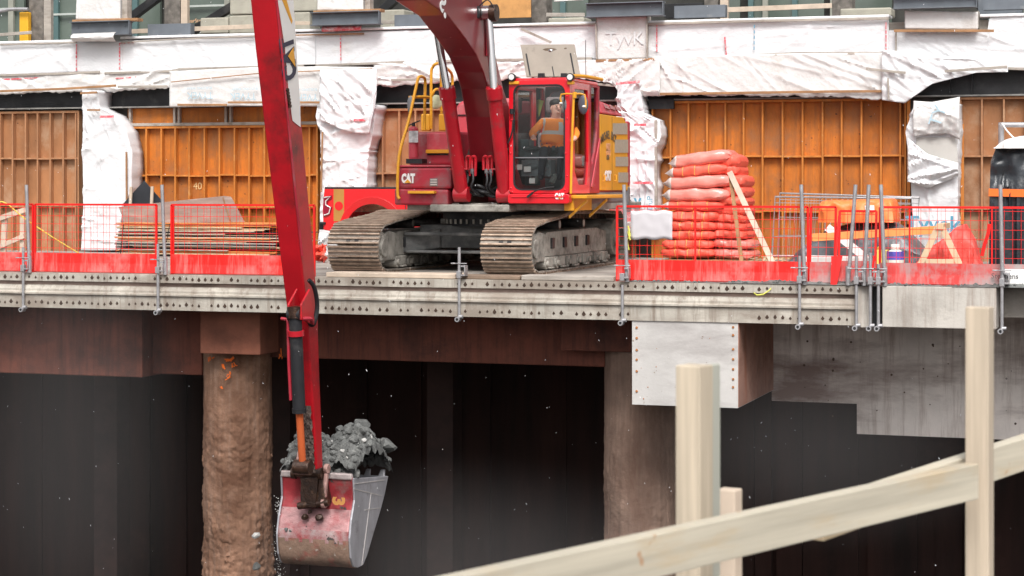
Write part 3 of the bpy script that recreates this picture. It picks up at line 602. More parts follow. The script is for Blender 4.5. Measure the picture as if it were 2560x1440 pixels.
text('V', .22, bluestrong, WY(1594, 507, YC-.15), FX, FZ, w3, 'printed_lettering', .01, .003)
for k, (x0, y0, x1, y1, lb) in enumerate([(876, 300, 919, 300, 'red tape band round the pier left of the handrails'), (1582, 457, 1632, 457, 'red tape band round the pier beside the counterweight'), (250, 292, 285, 291, 'red tape at the top of the leftmost wrapped pier'), (1540, 209, 1600, 204, 'red tape above the pier beside the cab'), (1585, 312, 1615, 312, 'short red tape on the pier beside the side panel')]):
    B = MB(); B.bar(WY(x0, y0, YC-.16), WY(x1, y1, YC-.16), .02, .05); o = B.build('red_tape_strip', tape); tag(o, lb, 'tape', 'red tape strips on the white wrap')
B = MB(); B.bar(WY(316, 380, YC-.10), WY(317, 500, YC-.10), .03, .04); o = B.build('batten', brownwood); tag(o, 'upright brown strip on the leftmost wrapped pier', 'batten')
B = MB(); B.bar(WY(806, 330, YC-.12), WY(803, 480, YC-.12), .03, .03); o = B.build('batten', brownwood); tag(o, 'upright brown strip on the left edge of the gathered pier', 'batten')
B = MB(); B.bar(WY(218, 275, YC-.12), WY(250, 275, YC-.12), .03, .04); o = B.build('batten', brownwood); tag(o, 'small brown block across the leftmost pier', 'batten')
B = MB(); B.bar(WY(202, 233, YC-.12), WY(242, 231, YC-.12), .05, .045); o = B.build('batten', brownwood); tag(o, 'brown block at the very top of the leftmost pier', 'batten')
B = MB(); B.bar(WY(1640, 300, YC), WY(1640, 520, YC), .05, .05); o = B.build('batten', greywood); tag(o, 'grey upright strip on the right edge of the pier beside the cab', 'batten')

# ================================================================ UPPER STOREY
YU = WALL+.9
def thingbox(name, px0, py0, px1, py1, Y, dep, m, label, cat, bev=.006, group=None):
    B = MB(); pxbox(B, px0, py0, px1, py1, Y, dep); o = B.build(name, m, bevel=bev); tag(o, label, cat, group); return o
# shop front behind
E = empty('shop_front', (-10, 14.5, 4.0)); tag(E, 'dark glazed shop front behind the construction site', 'shop front')
P = MB(); P.box(-34, 12, 14.6, 15.5, 4.0, 9.5); P.build('dark_wall', darkroom, E)
for a, b in ((-200, 60), (125, 192), (330, 400), (455, 640), (1080, 1200), (1370, 1470), (1765, 1850), (1870, 2060), (2100, 2230), (2480, 2700)):
    P = MB(); pxbox(P, a, -150, b, 125, 14.4, .1); P.build('window', wglass, E)
for k, px in enumerate((20, 132, 196, 330, 560, 1085, 1190, 1400, 1786, 1870, 1906, 1980, 2075, 2470)):
    P = MB(); pxbox(P, px, -150, px+13, 125, 14.3, .09); P.build('mullion', teal if k % 2 else mat('pale_mullion', (.26, .26, .22), .5), E, bevel=.004)
for a, b, y in ((125, 192, 33), (-60, 60, 20), (455, 560, 12)):
    P = MB(); pxbox(P, a, y, b, y+5, 14.28, .05); P.build('transom', mat('pale_transom', (.42, .45, .42), .4), E)
text('BearStern', .13, mat('sign_orange', (.6, .35, .2), .5), WY(489, 52, 14.25), FX, FZ, E, 'window_lettering')
for k, (a, b, py1, lb) in enumerate([(72, 108, 102, 'sooty stone pier at the upper left beside the yellow post'), (410, 450, 62, 'blotched stone pier behind the long plank'), (1328, 1366, 60, 'stone pier right of the boom lamp'), (1760, 1795, 44, 'stone pier with pale joints right of the second steel stub'), (2080, 2130, 40, 'sooty stone pier near the upper right')]):
    thingbox('stone_pier', a, -150, b, 125, YU+.3, .45, stone, lb, 'pier', .02, 'old stone piers of the upper storey')
for a, b, m_, lb in ((109, 127, greywood, 'grey timber post beside the sooty stone pier'), (452, 468, lumw, 'pale timber post right of the blotched stone pier'), (1800, 1820, lumw, 'pale timber post near the third steel stub')):
    thingbox('timber_post', a, -150, b, 125, YU+.25, .12, m_, lb, 'timber')
thingbox('yellow_post', 48, 30, 70, 125, YU+.1, .15, mat('yellow_post_paint', (.78, .40, .02), .5, var=.1), 'yellow bollard post at the upper left', 'bollard', .02)
B = MB(); B.path([WY(-30, 38, YU), WY(20, 24, YU), WY(70, 23, YU)], .04); o = B.build('grey_pipe', galv); tag(o, 'bent grey pipe above the yellow post', 'pipe')
def stub(px0, y0, px1, y1, lb, Y=YB-.35):
    xa, xb = XY(px0, Y), XY(px1, Y); mid = (px0+px1)/2; zt, zb_ = ZY(mid, y0, Y), ZY(mid, y1, Y)
    B = MB(); B.box(xa, xb, Y+.11, Y+.13, zb_+.02, zt-.02); B.box(xa, xb, Y, Y+.24, zt-.02, zt); B.box(xa, xb, Y, Y+.24, zb_, zb_+.02)
    B.box(xb-.015, xb, Y+.005, Y+.11, zb_+.02, zt-.02)
    for px, py in ((.12, .3), (.9, .3)):
        x = xa+(xb-xa)*px; z = zb_+(zt-zb_)*.6; B.tube((x, Y+.11, z), (x, Y+.095, z), .014, n=8)
    B.box(xb+.05, xb+1.1, Y+.75, Y+.95, zb_+.0, zt-.04)
    o = B.build('steel_stub_beam', gsteel, bevel=.003); tag(o, lb, 'steel beam', 'grey steel stub beams carrying the wrapped posts')
stub(172, 52, 322, 88, 'grey steel stub beam at the upper left under the white wrapped post')
stub(775, 28, 947, 62, 'grey steel stub beam between stick and boom')
stub(1462, 5, 1657, 41, 'grey steel stub beam above the square projecting wrap')
stub(2232, -14, 2442, 20, 'grey steel stub beam at the upper right corner')
for a, b, y1, sd, lb in ((192, 318, 49, 41, 'white wrapped post standing on the upper left steel stub'), (795, 925, 26, 42, 'white wrapped post standing on the steel stub between stick and boom')):
    wrapcol('wrapped_post', [(a, -90), (a-3, y1)], [(b-18, -90), (b-16, y1)], YB-.2, .35, tyvd, lb, sd, .02, 14)
    o = thingbox('timber_post', b-13, -90, b, y1-2, YB-.2, .2, greywood, lb.replace('white wrapped post', 'grey timber beside the wrapped post'), 'timber')
    thingbox('timber_sill', a-12, y1-2, b+26, y1+5, YB-.3, .25, brownwood, 'dark timber sill under the ' + lb, 'timber')
sheet('house_wrap_roll', [(183, 84), (290, 80)], [(183, 104), (296, 104)], YB-.28, tyvd, 'small rolled white wrap below the upper left steel stub', 'house wrap', amp=.03, nf=14, seed=43, bulge=.12)
sheet('house_wrap_roll', [(806, 66), (905, 64)], [(806, 80), (908, 76)], YB-.15, tape, 'crumpled red and white wrap below the steel stub between stick and boom', 'house wrap', amp=.03, nf=14, seed=44, bulge=.04)
sheet('house_wrap_roll', [(1385, 0), (1460, -6)], [(1385, 4), (1460, 0)], YB-.3, tyvd, 'edge of white wrap above the steel stub right of the boom', 'house wrap', amp=.02, nf=5, seed=45)
for a, b, t, w, Y, lb in (((322, 79), (640, 66), 0, .10, YU, 'long pale plank running behind the excavator stick at upper left'), ((-40, 90), (80, 81), 0, .07, YU-.2, 'grey plank at the far upper left'), ((735, 58), (775, 58), 0, .08, YU-.1, 'short plank right of the stick'), ((946, 55), (1046, 56), 0, .08, YU-.2, 'grey plank left of the boom'),
                       ((1366, 37), (1462, 37), 0, .08, YU-.2, 'grey plank left of the second steel stub'), ((1787, 26), (2080, 14), 0, .10, YU-.1, 'long pale plank above the taut wrap')):
    B = MB(); B.bar(WY(*a, Y), WY(*b, Y), .04, w); o = B.build('plank', greywood if 'grey' in lb else lumw, bevel=.004); tag(o, lb, 'plank', 'planks tied across the upper storey')
for a, b, lb in (((320, 50), (400, -10), 'black steel brace at upper left'), ((470, 85), (640, -20), 'black steel brace behind the concrete blocks'), ((940, 40), (1010, -20), 'dark brace left of the boom'), ((2440, 20), (2500, -30), 'dark brace at the upper right')):
    B = MB(); B.bar(WY(*a, YU+.6), WY(*b, YU+.6), .18, .18); o = B.build('steel_brace', bsteel, bevel=.01); tag(o, lb, 'steel brace', 'black steel braces in the upper storey')
for k, (x0, y0, x1, y1, lb) in enumerate([(500, 44, 570, 84, 'front left concrete block behind the long plank'), (572, 38, 640, 84, 'lower concrete block left of the stick'), (574, -30, 640, 36, 'upper concrete block left of the stick'), (730, -30, 792, 28, 'upper concrete block right of the stick'), (733, 30, 774, 78, 'lower concrete block right of the stick'), (950, 24, 1010, 70, 'dark shaded concrete block left of the boom'), (1370, 44, 1460, 60, 'low concrete block left of the second steel stub'), (2100, 20, 2228, 42, 'low concrete block near the upper right')]):
    thingbox('concrete_block', x0, y0, x1, y1, YU+.25, .6, block, lb, 'concrete block', .03, 'concrete blocks on the upper storey edge')
thingbox('plywood_board', 1205, -60, 1327, 45, YU-.3, .04, mat('stained_plywood', (.50, .25, .08), .7, var=.3, vs=1.5, dirt=(.22, .10, .04, 1), da=.40, ds=1.5, bump=.2), 'stained orange plywood board behind the boom lamp', 'board')
thingbox('steel_box_beam', 1660, 8, 1760, 44, YU+.4, .3, bsteel, 'dark steel box beam right of the second steel stub', 'steel beam')
thingbox('steel_box_beam', 2445, -8, 2555, 36, YU+.4, .3, gsteel, 'dark grey box beam at the upper right corner', 'steel beam')
# ================================================================ EXCAVATOR
EX = empty('excavator', (-.9, 4.0, 0)); tag(EX, 'large red tracked excavator reaching over the deck edge into the pit', 'excavator')
# ---- tracks
def track(x0, x1):
    F = (1.74, .42, .37); Rr = (6.75, .50, .44)
    pts = []
    for k in range(19): t = R_(-90-180*k/18); pts.append((F[0]+F[2]*math.cos(t)*1.0, F[1]+F[2]*math.sin(t)))
    # carrier-supported top run with sag
    for k in range(1, 20):
        s_ = k/20; y = F[0]+(Rr[0]-F[0])*s_; z = .79+.15*min(1, s_*2.6)+.03*math.sin(math.pi*s_)+.010*math.sin(s_*math.pi*6); pts.append((y, z))
    for k in range(19): t = R_(90-180*k/18); pts.append((Rr[0]+Rr[2]*math.cos(t), Rr[1]+Rr[2]*math.sin(t)))
    for k in range(1, 20): s_ = k/20; pts.append((Rr[0]+(F[0]-Rr[0])*s_, .05))
    pts = [Vector((0, a, b)) for a, b in pts]; n = len(pts)
    L = [0]
    for i in range(n): L.append(L[-1]+(pts[(i+1) % n]-pts[i]).length)
    def at(s_):
        s_ %= L[-1]
        for i in range(n):
            if s_ <= L[i+1]: f = (s_-L[i])/(L[i+1]-L[i]); return pts[i].lerp(pts[(i+1) % n], f)
    ns = 60; pitch = L[-1]/ns; B = MB(); r = random.Random(5)
    for k in range(ns):
        a = at(k*pitch+.06*pitch); b = at((k+1)*pitch-.03*pitch); d = (b-a).normalized(); nrm = Vector((0, -d.z, d.y))*-1
        cen = Vector((0, 4.1, .45))
        if nrm.dot((a+b)/2-cen) < 0: nrm = -nrm
        j0, j1 = r.uniform(-.008, .008), r.uniform(-.008, .008)
        def slab(s0, s1, h0, h1, xa, xb, mi):
            p0 = a+(b-a)*s0; p1 = a+(b-a)*s1
            vs = [Vector((x, 0, 0))+p+nrm*h for x in (xa, xb) for p in (p0, p1) for h in (h0, h1)]
            B.add(vs, [(0, 1, 3, 2), (4, 6, 7, 5), (0, 4, 5, 1), (2, 3, 7, 6), (0, 2, 6, 4), (1, 5, 7, 3)], mi)
        slab(0, 1, 0, .022, x0+j0, x1+j1, 0)
        for s0 in (.02, .45, .86): slab(s0, s0+.13, .0222, .052+r.uniform(-.004, .004), x0+j0+.004, x1+j1-.004, 1)
        for xx in (.36, .58):                                     # chain links + bolt gaps
            xm = x0+(x1-x0)*xx; slab(.05, .95, -.10, -.001, xm-.03, xm+.03, 2)
        if k % 3 == 0:
            for xx in (.36, .52): xm = x0+(x1-x0)*xx; slab(.22, .42, .0222, .03, xm, xm+.07, 2)
    belt = B.build('track_belt', [trackm, grouser, dark], EX, weld=False)
    B = MB(); xa, xb = x0+.17, x1-.12
    B.prism([(xa, 2.25, .27), (xa, 6.2, .27), (xa, 6.2, .62), (xa, 5.6, .70), (xa, 2.6, .68), (xa, 2.2, .60)], (xb-xa, 0, 0))
    B.box(xa-.02, xb+.02, 2.3, 6.1, .20, .265)
    for y in (2.75, 3.45, 4.15, 4.85): B.box(xb-.01, xb+.035, y, y+.16, .40, .58, 1)
    for y in (2.45, 3.15, 3.85, 4.55, 5.25, 5.8): B.box(xb-.02, xb+.05, y, y+.30, .10, .26); B.box(xb+.02, xb+.09, y+.04, y+.26, .07, .10)
    B.build('track_frame', [mudsteel, dark], belt, bevel=.012)
    for (y, z, rr) in (F, Rr):
        B = MB(); B.tube((xa-.02, y, z), (xb+.03, y, z), rr-.11, n=28); B.tube((xb+.02, y, z), (xb+.08, y, z), .16, n=16); B.build('idler_wheel' if y < 3 else 'sprocket', mudsteel, belt, bevel=.01)
    B = MB(); B.prism([(xb+.0, 1.62, .20), (xb, 2.28, .20), (xb, 2.28, .66), (xb, 2.0, .70), (xb, 1.7, .62)], (.05, 0, 0)); B.build('idler_guard', mudsteel, belt, bevel=.02); B = MB(); B.prism([(xa-.06, 1.5, .14), (xa-.06, 2.3, .14), (xa-.06, 2.3, .74), (xa-.06, 1.85, .78), (xa-.06, 1.5, .6)], (.05, 0, 0)); B.build('idler_guard', mudsteel, belt, bevel=.02)
    for y in (3.05, 4.5):
        B = MB(); B.tube((xa, y, .80), (xb+.07, y, .80), .085, n=16); B.tube((xb+.07, y, .80), (xb+.075, y, .80), .06, n=12, mi=1); B.build('carrier_roller', [dark, mudsteel], belt)
    for k in range(7):
        y = 2.35+k*.62; B = MB(); B.tube((xa-.02, y, .16), (xb+.06, y, .16), .095, n=14); B.tube((xb+.06, y, .16), (xb+.10, y, .16), .05, n=10); B.build('track_roller', mudsteel, belt)
track(XY(821, 1.4), XY(950, 1.4)); track(XY(1202, 1.4), XY(1332, 1.4))
xL = XY(950, 1.4); xR = XY(1202, 1.4)
B = MB(); zc = .36
B.box(xL+.05, xR-.05, 3.1, 4.9, .38, .78); B.prism([(xL-.15, 2.75, .30), (xL+.45, 3.05, .38), (xL+.45, 3.05, .72), (xL-.15, 2.75, .62)], (0, .5, 0)); B.prism([(xR+.15, 2.75, .30), (xR-.45, 3.05, .38), (xR-.45, 3.05, .72), (xR+.15, 2.75, .62)], (0, .5, 0))
B.box(xL-.1, xR+.1, 2.72, 2.78, .60, .66); B.box(xL-.05, xR+.02, 2.70, 3.1, .30, .35)
B.build('car_body', [mat('mud_splashed_frame', (.10, .10, .098), .7, var=.4, dirt=(.22, .21, .20, 1), da=.45, ds=3, bump=.4)], EX, bevel=.02)
B = MB(); cX = -.8
B.tube((cX, 3.9, .76), (cX, 3.9, .98), 1.0, n=48, cap=True)
for k in range(48): t = 2*math.pi*k/48; B.tube((cX+1.02*math.cos(t), 3.9+1.02*math.sin(t), .80), (cX+1.02*math.cos(t), 3.9+1.02*math.sin(t), .88), .022, n=6, mi=1)
B.tube((cX, 3.9, .98), (cX, 3.9, 1.02), 1.12, n=48)
B.build('slew_ring', [dark, mudsteel], EX)
# ---- upper structure
HY = 2.15
X0 = XY(990, HY+.1); X1 = XY(1424, HY)
B = MB(); B.box(X0+.1, X1-.05, HY+.35, 7.0, 1.04, 1.16); B.box(cX-.65, cX+.75, HY-.02, HY+1.2, 1.02, 1.14)
B.build('revolving_frame', [mudsteel], EX, bevel=.02)
def zz(px, py, Y): return ZY(px, py, Y)
# lower left box
B = MB(); xa, xb = XY(966, 2.3), XY(1120, 2.3)
B.prism([(XY(985, 2.3), 2.3, 1.13), (xb, 2.3, 1.12), (xb, 2.3, zz(1050, 474, 2.3)), (XY(985, 2.3), 2.3, zz(1000, 472, 2.3))], (0, 1.8, 0)); B.build('lower_side_box', dustred, EX, bevel=.035)
B = MB(); B.box(XY(1020, 2.2), XY(1086, 2.2), 2.18, 2.30, zz(1050, 484, 2.2), zz(1050, 477, 2.2)); B.build('step_plate', yel, EX, bevel=.006)
B = MB(); zt = zz(1050, 418, 2.35); B.box(XY(991, 2.35), XY(1128, 2.35), 2.35, 4.4, zz(1050, 473, 2.35)+.003, zt)
tb = B.build('tool_box', dustred, EX, bevel=.045)
B = MB(); B.box(XY(993, 2.35)-.02, XY(1126, 2.35)+.01, 2.34, 4.42, zt+.002, zt+.035); B.build('lid', pinkred, tb, bevel=.015)
text('CAT', .20, white, (XY(1020, 2.33), 2.338, zz(1019, 447, 2.33)), FX, FZ, tb, 'maker_lettering', .014, .003, sx=.60)
B = MB(); p = WY(1019, 457, 2.33); B.prism([(p.x-.06, 2.333, p.z), (p.x+.06, 2.333, p.z), (p.x, 2.333, p.z+.06)], (0, -.006, 0)); B.build('yellow_triangle', yel, tb)
B = MB(); pxbox(B, 1074, 446, 1094, 466, 2.345, .02); B.build('louvre_patch', greyp, tb, bevel=.006)
B = MB(); [pxbox(B, 1076, 448+k*6, 1092, 451+k*6, 2.335, .01) for k in range(3)]; B.build('louvre_slat', mat('pale_louvre', (.5, .45, .42), .5), tb)
# upper box
B = MB(); B.box(XY(1020, 3.3), XY(1150, 3.3), 3.3, 6.3, zt+.04, zz(1080, 329, 3.3)); ub = B.build('tank_housing', dustred, EX, bevel=.05)
B = MB(); pxbox(B, 1066, 332, 1122, 376, 3.28, .04); B.build('recessed_panel', pinkred, ub, bevel=.02)
B = MB(); pxbox(B, 1064, 374, 1126, 383, 3.22, .12); B.build('step_plate', yel, ub, bevel=.006)
B = MB(); pxbox(B, 1068, 383, 1120, 388, 3.29, .05); B.build('step_recess', dark, ub)
# extinguisher
B = MB(); p = WY(1034, 395, 2.9); xx = p.x
B.tube((xx, 2.9, zz(1034, 393, 2.9)), (xx, 2.9, zz(1034, 325, 2.9)), .085, n=20); B.ball((xx, 2.9, zz(1034, 324, 2.9)), .085, .085, .06)
fe = B.build('fire_extinguisher', [mat('extinguisher_red', (.45, .05, .07), .35, var=.1)], EX)
B = MB(); z = zz(1034, 312, 2.9); B.tube((xx, 2.9, z-.03), (xx, 2.9, z+.03), .03, n=10); B.bar((xx-.03, 2.9, z+.02), (xx+.12, 2.9, z+.07), .02, .02); B.path([(xx, 2.9, z+.02), (xx-.09, 2.88, z-.02), (xx-.1, 2.86, z-.12)], .012, 6); B.build('valve', dark, fe)
B = MB(); pxbox(B, 1022, 327, 1045, 356, 2.80, .012); B.build('label_plate', mat('grey_label', (.42, .42, .42), .5, var=.35, vs=18), fe)
B = MB(); pxbox(B, 1015, 397, 1055, 409, 2.82, .25); B.build('bracket', dark, fe)
# rear hoods
B = MB(); hx0, hx1 = XY(1138, 4.9), XY(1310, 4.9); zh = zz(1160, 246, 4.9); z0_ = zt+.05
loop = [(hx0, 4.7, z0_), (hx1, 4.7, z0_), (hx1, 4.7, zh-.02), (hx0+.35, 4.7, zh), (hx0+.12, 4.7, zh-.08), (hx0, 4.7, zh-.34)]
B.prism(loop, (0, 2.0, 0)); B.build('engine_hood', pinkred, EX, bevel=.07)
B = MB(); pxbox(B, 1138, 286, 1210, 289, 4.68, .02); B.build('hood_seam', dark, EX)
XS = X1-.04
yc0 = 4.1; 
B = MB(); zt2 = ZY(1500, 250, 4.9)
a = WX(1503, 250, XS-.05); b = WX(1545, 268, XS-.05); c_ = WX(1556, 291, XS-.05); d_ = WX(1503, 284, XS-.05)
B.prism([(XS-.03, a.y, d_.z+.0), (XS-.03, c_.y, c_.z), (XS-.10, b.y, b.z), (XS-.10, a.y, a.z)], (-1.4, 0, 0)); hv = B.build('vented_hood', pinkred, EX, bevel=.03)
B = MB()
for k in range(4):
    y = a.y+.25+k*.38; B.add([(XS-.045, y, d_.z+.10), (XS-.045, y+.28, d_.z+.08), (XS-.085, y+.28, a.z-.10), (XS-.085, y, a.z-.06)], [(0, 1, 2, 3)])
B.build('vent_grille', mat('dusty_vent', (.30, .14, .14), .7, var=.2), hv, solid=.02)
# body core
ye = YX(1570, XS)
B = MB(); B.box(XS-1.5, XS-.04, 4.15, ye, 1.17, d_.z-.02); B.box(X0+.3, XS-1.52, 4.3, ye, 1.17, z0_-.01); B.build('engine_bay', dustred, EX, bevel=.03)
pts = [(1501, 285), (1559, 294), (1573, 326), (1575, 476), (1501, 476)]
P3 = [WX(px, py, XS) for px, py in pts]
B = MB(); B.prism(P3, (-.035, 0, 0)); sp = B.build('side_panel', ywarm, EX, bevel=.01)
B = MB(); y = YX(1530, XS); B.box(XS+.0005, XS+.003, y-.006, y+.006, P3[-1].z+.01, ZY(1530, 292, y)); B.build('door_seam', grime, sp)
B = MB()
for (px0, px1, y0, y1) in ((1532, 1568, 308, 336), (1537, 1570, 349, 382), (1539, 1570, 392, 416), (1546, 1570, 431, 456)):
    q = [WX(px0, y0, XS+.004), WX(px1, y0, XS+.004), WX(px1, y1, XS+.004), WX(px0, y1, XS+.004)]; B.prism(q, (.006, 0, 0))
B.build('vent_screen', mat('grey_vent_screen', (.36, .32, .25), .7, var=.12, vs=20), sp)
for k, ch in enumerate('MICHAEL BROS'):
    t = (k-5.5)/5.5; px = 1522+t*17; py = 346-14*math.cos(t*1.35)+6; p = WX(px, py, XS+.006)
    text(ch, .20, mat('dark_vinyl', (.12, .09, .05), .5), p, Vector((0, 1, -.35*t)), Vector((0, .35*t, 1)), sp, 'lettering', .004, .002, sx=.9)
text('CAT', .2, white, WX(1520, 440, XS+.008), FY, FZ, sp, 'maker_lettering', .02, .002)
text('EST', .17, mat('faded_pink_vinyl', (.72, .38, .20), .5), WX(1521, 369, XS+.006), FY, FZ, sp, 'lettering', .01, .002)
text('1949', .15, MATS['faded_pink_vinyl'], WX(1521, 383, XS+.006), FY, FZ, sp, 'lettering', .01, .002)
text('336', .12, MATS['dark_vinyl'], WX(1520, 394, XS+.006), FY, FZ, sp, 'lettering', .004, .002)
B = MB()
for px in (1508, 1537):
    p = WX(px, 438, XS+.01); p2 = WX(px, 452, XS+.01); B.path([p, p+Vector((.03, 0, 0)), p2+Vector((.03, 0, 0)), p2], .012, 6, sub=1)
B.build('door_handle', yel, sp)
# red rear corner, counterweight, lower skirt
B = MB(); y2 = ye
lo = []
for k in range(9): t = R_(90*k/8); lo.append((XS-.5+.52*math.cos(t), y2+.55*math.sin(t), 1.45))
lo = [(XS-.02, y2-.05, 1.45), ]+lo+[(X0+.6, y2+.55, 1.45), (X0+.3, y2+.1, 1.45), (X0+.3, y2-.05, 1.45)]
B.prism(lo, (0, 0, 1.18)); B.build('rear_counterweight', mat('counterweight_red', (.33, .03, .04), .5, var=.2), EX, bevel=.06)
B = MB(); lo = [(x, y+(-.02 if i > 3 else 0), 1.08) for i, (x, y, z) in enumerate(lo)]; B.prism(lo, (0, 0, .365)); B.build('lower_counterweight', greyp, EX, bevel=.08)
B = MB(); B.box(XS-.4, XS+.0, 3.5, y2-.06, 1.1, P3[-1].z-.01); B.build('side_skirt', greyp, EX, bevel=.08)
B = MB(); B.box(XS-.02, XS+.30, HY+.1, 4.75, zz(1450, 487, 3.0)-.06, zz(1450, 487, 3.0)); 
B.build('side_step', yel, EX, bevel=.012)
B = MB(); z = zz(1450, 487, 3.0)-.06
for y in (2.4, 3.6): B.prism([(XS+.26, y, z), (XS+.26, y+.08, z), (XS-.05, y+.08, z-.28), (XS-.05, y, z-.28)], (0, 0, -.05))
B.box(XS-.10, XS+.06, 2.3, 3.4, z-.2, z-.001)
B.build('step_bracket', yel, EX, bevel=.006)

# ---- cab
CX0, CX1 = XY(1272, HY), XY(1424, HY); CZ0, CZ1 = ZY(1350, 509, HY), ZY(1350, 199, HY); CY1 = YX(1499, CX1)
cab = None
ou = rrect(CX0, CX1, ZY(1350, 484, HY), CZ1, .07); inn = rrect(XY(1285, HY), XY(1411, HY), ZY(1350, 474, HY), ZY(1350, 213, HY), .13)
B = MB(); B.ring([(x, HY, z) for x, z in ou], [(x, HY, z) for x, z in inn], (0, .09, 0))
cab = B.build('cab', redcab, EX, bevel=.012)
B = MB(); B.prism([(x, HY-.03, z) for x, z in rrect(CX0-.01, CX1+.0, CZ0, ZY(1350, 484, HY)-.005, .045)], (0, .5, 0)); lp = B.build('lower_front_panel', redcab, cab, bevel=.012)
B = MB(); z = ZY(1350, 492, HY); B.box(CX0+.05, CX1-.07, HY-.045, HY-.03, z-.012, z+.012); B.build('trim_bead', redcab, lp, bevel=.006)
text('CAT', .125, white, (XY(1400, HY), HY-.036, ZY(1401, 491, HY)), FX, FZ, lp, 'maker_lettering', .009, .003, sx=.62)
B = MB(); p = Vector((XY(1401, HY), HY-.040, ZY(1401, 496, HY))); B.prism([(p.x-.03, p.y, p.z), (p.x+.03, p.y, p.z), (p.x, p.y, p.z+.03)], (0, -.003, 0)); B.build('yellow_triangle', yel, lp)
# side frame (machine's left = +X face) with two window openings
zs0, zs1 = ZY(1424, 484, HY), CZ1-.03
def sx(px, py): v = WX(px, py, CX1-.0); return (v.y, v.z)
door = [sx(1437, 222), sx(1469, 226), sx(1471, 300), sx(1471, 405), sx(1467, 462), sx(1447, 462), sx(1437, 428), sx(1437, 300)]
rear = [sx(1478, 217), sx(1494, 220), sx(1495, 280), sx(1493, 330), sx(1487, 380), sx(1480, 412), sx(1478, 405), sx(1478, 300)]
def ringo(y0, y1, z0, z1): return [(y0, z1), (y1, z1), (y1, (z0+z1)/2+.2), (y1, (z0+z1)/2-.2), (y1, z0), (y0, z0), (y0, (z0+z1)/2-.2), (y0, (z0+z1)/2+.2)]
ym = YX(1474.5, CX1)
for side, xx, dx in ((0, CX1, -.07), (1, CX0, .07)):
    B = MB(); B.ring([(xx, y, z) for y, z in ringo(HY+.091, ym-.003, zs0, zs1)], [(xx, y, z) for y, z in door], (dx, 0, 0))
    B.build('door_frame' if side == 0 else 'boom_side_frame', redcab if side == 0 else redcab, cab, bevel=.008)
    B = MB(); B.ring([(xx, y, z) for y, z in ringo(ym, CY1, zs0, zs1)], [(xx, y, z) for y, z in rear], (dx, 0, 0)); B.build('rear_side_frame', dustred if side == 0 else redcab, cab, bevel=.008)
    for nm, lp_ in (('door_glass', door), ('rear_side_glass', rear)):
        B = MB(); B.prism([(xx+dx*.5, y, z) for y, z in lp_], (dx*.08, 0, 0)); B.build(nm, glass if side == 0 or True else dglass, cab)
B = MB(); B.prism([(CX1+.004, *sx(1497, 345)), (CX1+.004, *sx(1499, 352)), (CX1+.004, *sx(1480, 470)), (CX1+.004, *sx(1476, 466))], (.02, 0, 0)); B.build('door_rail', pinkred, cab, bevel=.006)
B = MB(); B.ring([(x, y, CZ1-.03) for x, y in rrect(CX0+.02, CX1-.02, HY+.03, CY1, .05)], [(x, y, CZ1-.03) for x, y in rrect(CX0+.10, CX1-.10, HY+.14, CY1-.3, .08)], (0, 0, .06)); B.build('cab_roof', redcab, cab, bevel=.02); B = MB(); B.prism([(x, y, CZ1+.005) for x, y in rrect(CX0+.105, CX1-.105, HY+.145, CY1-.305, .08)], (0, 0, .008)); B.build('skylight', glass, cab)
B = MB(); B.box(CX0+.07, CX1-.07, HY+.1, CY1, zs0-.1, zs0-.02); B.build('cab_floor', ctrl, cab)
B = MB(); B.ring([(x, CY1-.05, z) for x, z in rrect(CX0+.08, CX1-.08, zs0, CZ1-.05, .04)], [(x, CY1-.05, z) for x, z in rrect(CX0+.16, CX1-.16, zs0+.65, CZ1-.12, .1)], (0, .05, 0)); B.build('cab_back_wall', ctrl, cab)
B = MB(); B.prism([(x, HY+.04, z) for x, z in rrect(XY(1286, HY), XY(1410, HY), ZY(1350, 394, HY)+.012, ZY(1350, 214, HY), .12)], (0, .006, 0)); B.build('windscreen', glass, cab)
B = MB(); B.prism([(x, HY+.04, z) for x, z in rrect(XY(1286, HY), XY(1410, HY), ZY(1350, 473, HY), ZY(1350, 394, HY)-.012, .12)], (0, .006, 0)); B.build('lower_windscreen', glass, cab)
B = MB(); zb_ = ZY(1350, 394, HY); B.box(XY(1285, HY), XY(1411, HY), HY+.03, HY+.06, zb_-.011, zb_+.011); B.build('windscreen_bar', greyp, cab, bevel=.004)
B = MB(); B.ring([(x, HY-.004, z) for x, z in rrect(XY(1283, HY), XY(1413, HY), ZY(1350, 476, HY), ZY(1350, 211, HY), .14)], [(x, HY-.004, z) for x, z in rrect(XY(1287, HY), XY(1409, HY), ZY(1350, 472, HY), ZY(1350, 215, HY), .12)], (0, .02, 0)); B.build('window_seal', black, cab)
B = MB()
for px, py in ((1279, 300), (1276, 383), (1277, 470), (1417, 240), (1418, 296), (1414, 383), (1412, 474), (1399, 479), (1281, 480), (1418, 440)):
    p = WY(px, py, HY-.004); B.ball(p, .016, .010, .016, 8)
B.build('frame_bolts', redcab, cab)
B = MB(); p = WY(1322, 489, HY-.09); q = WY(1362, 470, HY-.06); B.path([p, p.lerp(q, .5)+Vector((0, -.03, .02)), q, WY(1385, 468, HY-.04)], .012, 6); B.bar(WY(1318, 493, HY-.09), WY(1332, 482, HY-.09), .03, .035); B.build('wiper', black, cab)
B = MB(); B.path([WY(1283, 300, HY-.05), WY(1280, 330, HY-.06), WY(1270, 358, HY-.06)], .014, 6); B.tube(WY(1279, 272, HY-.05), WY(1279, 285, HY-.05), .035); B.build('left_wiper', black, cab)
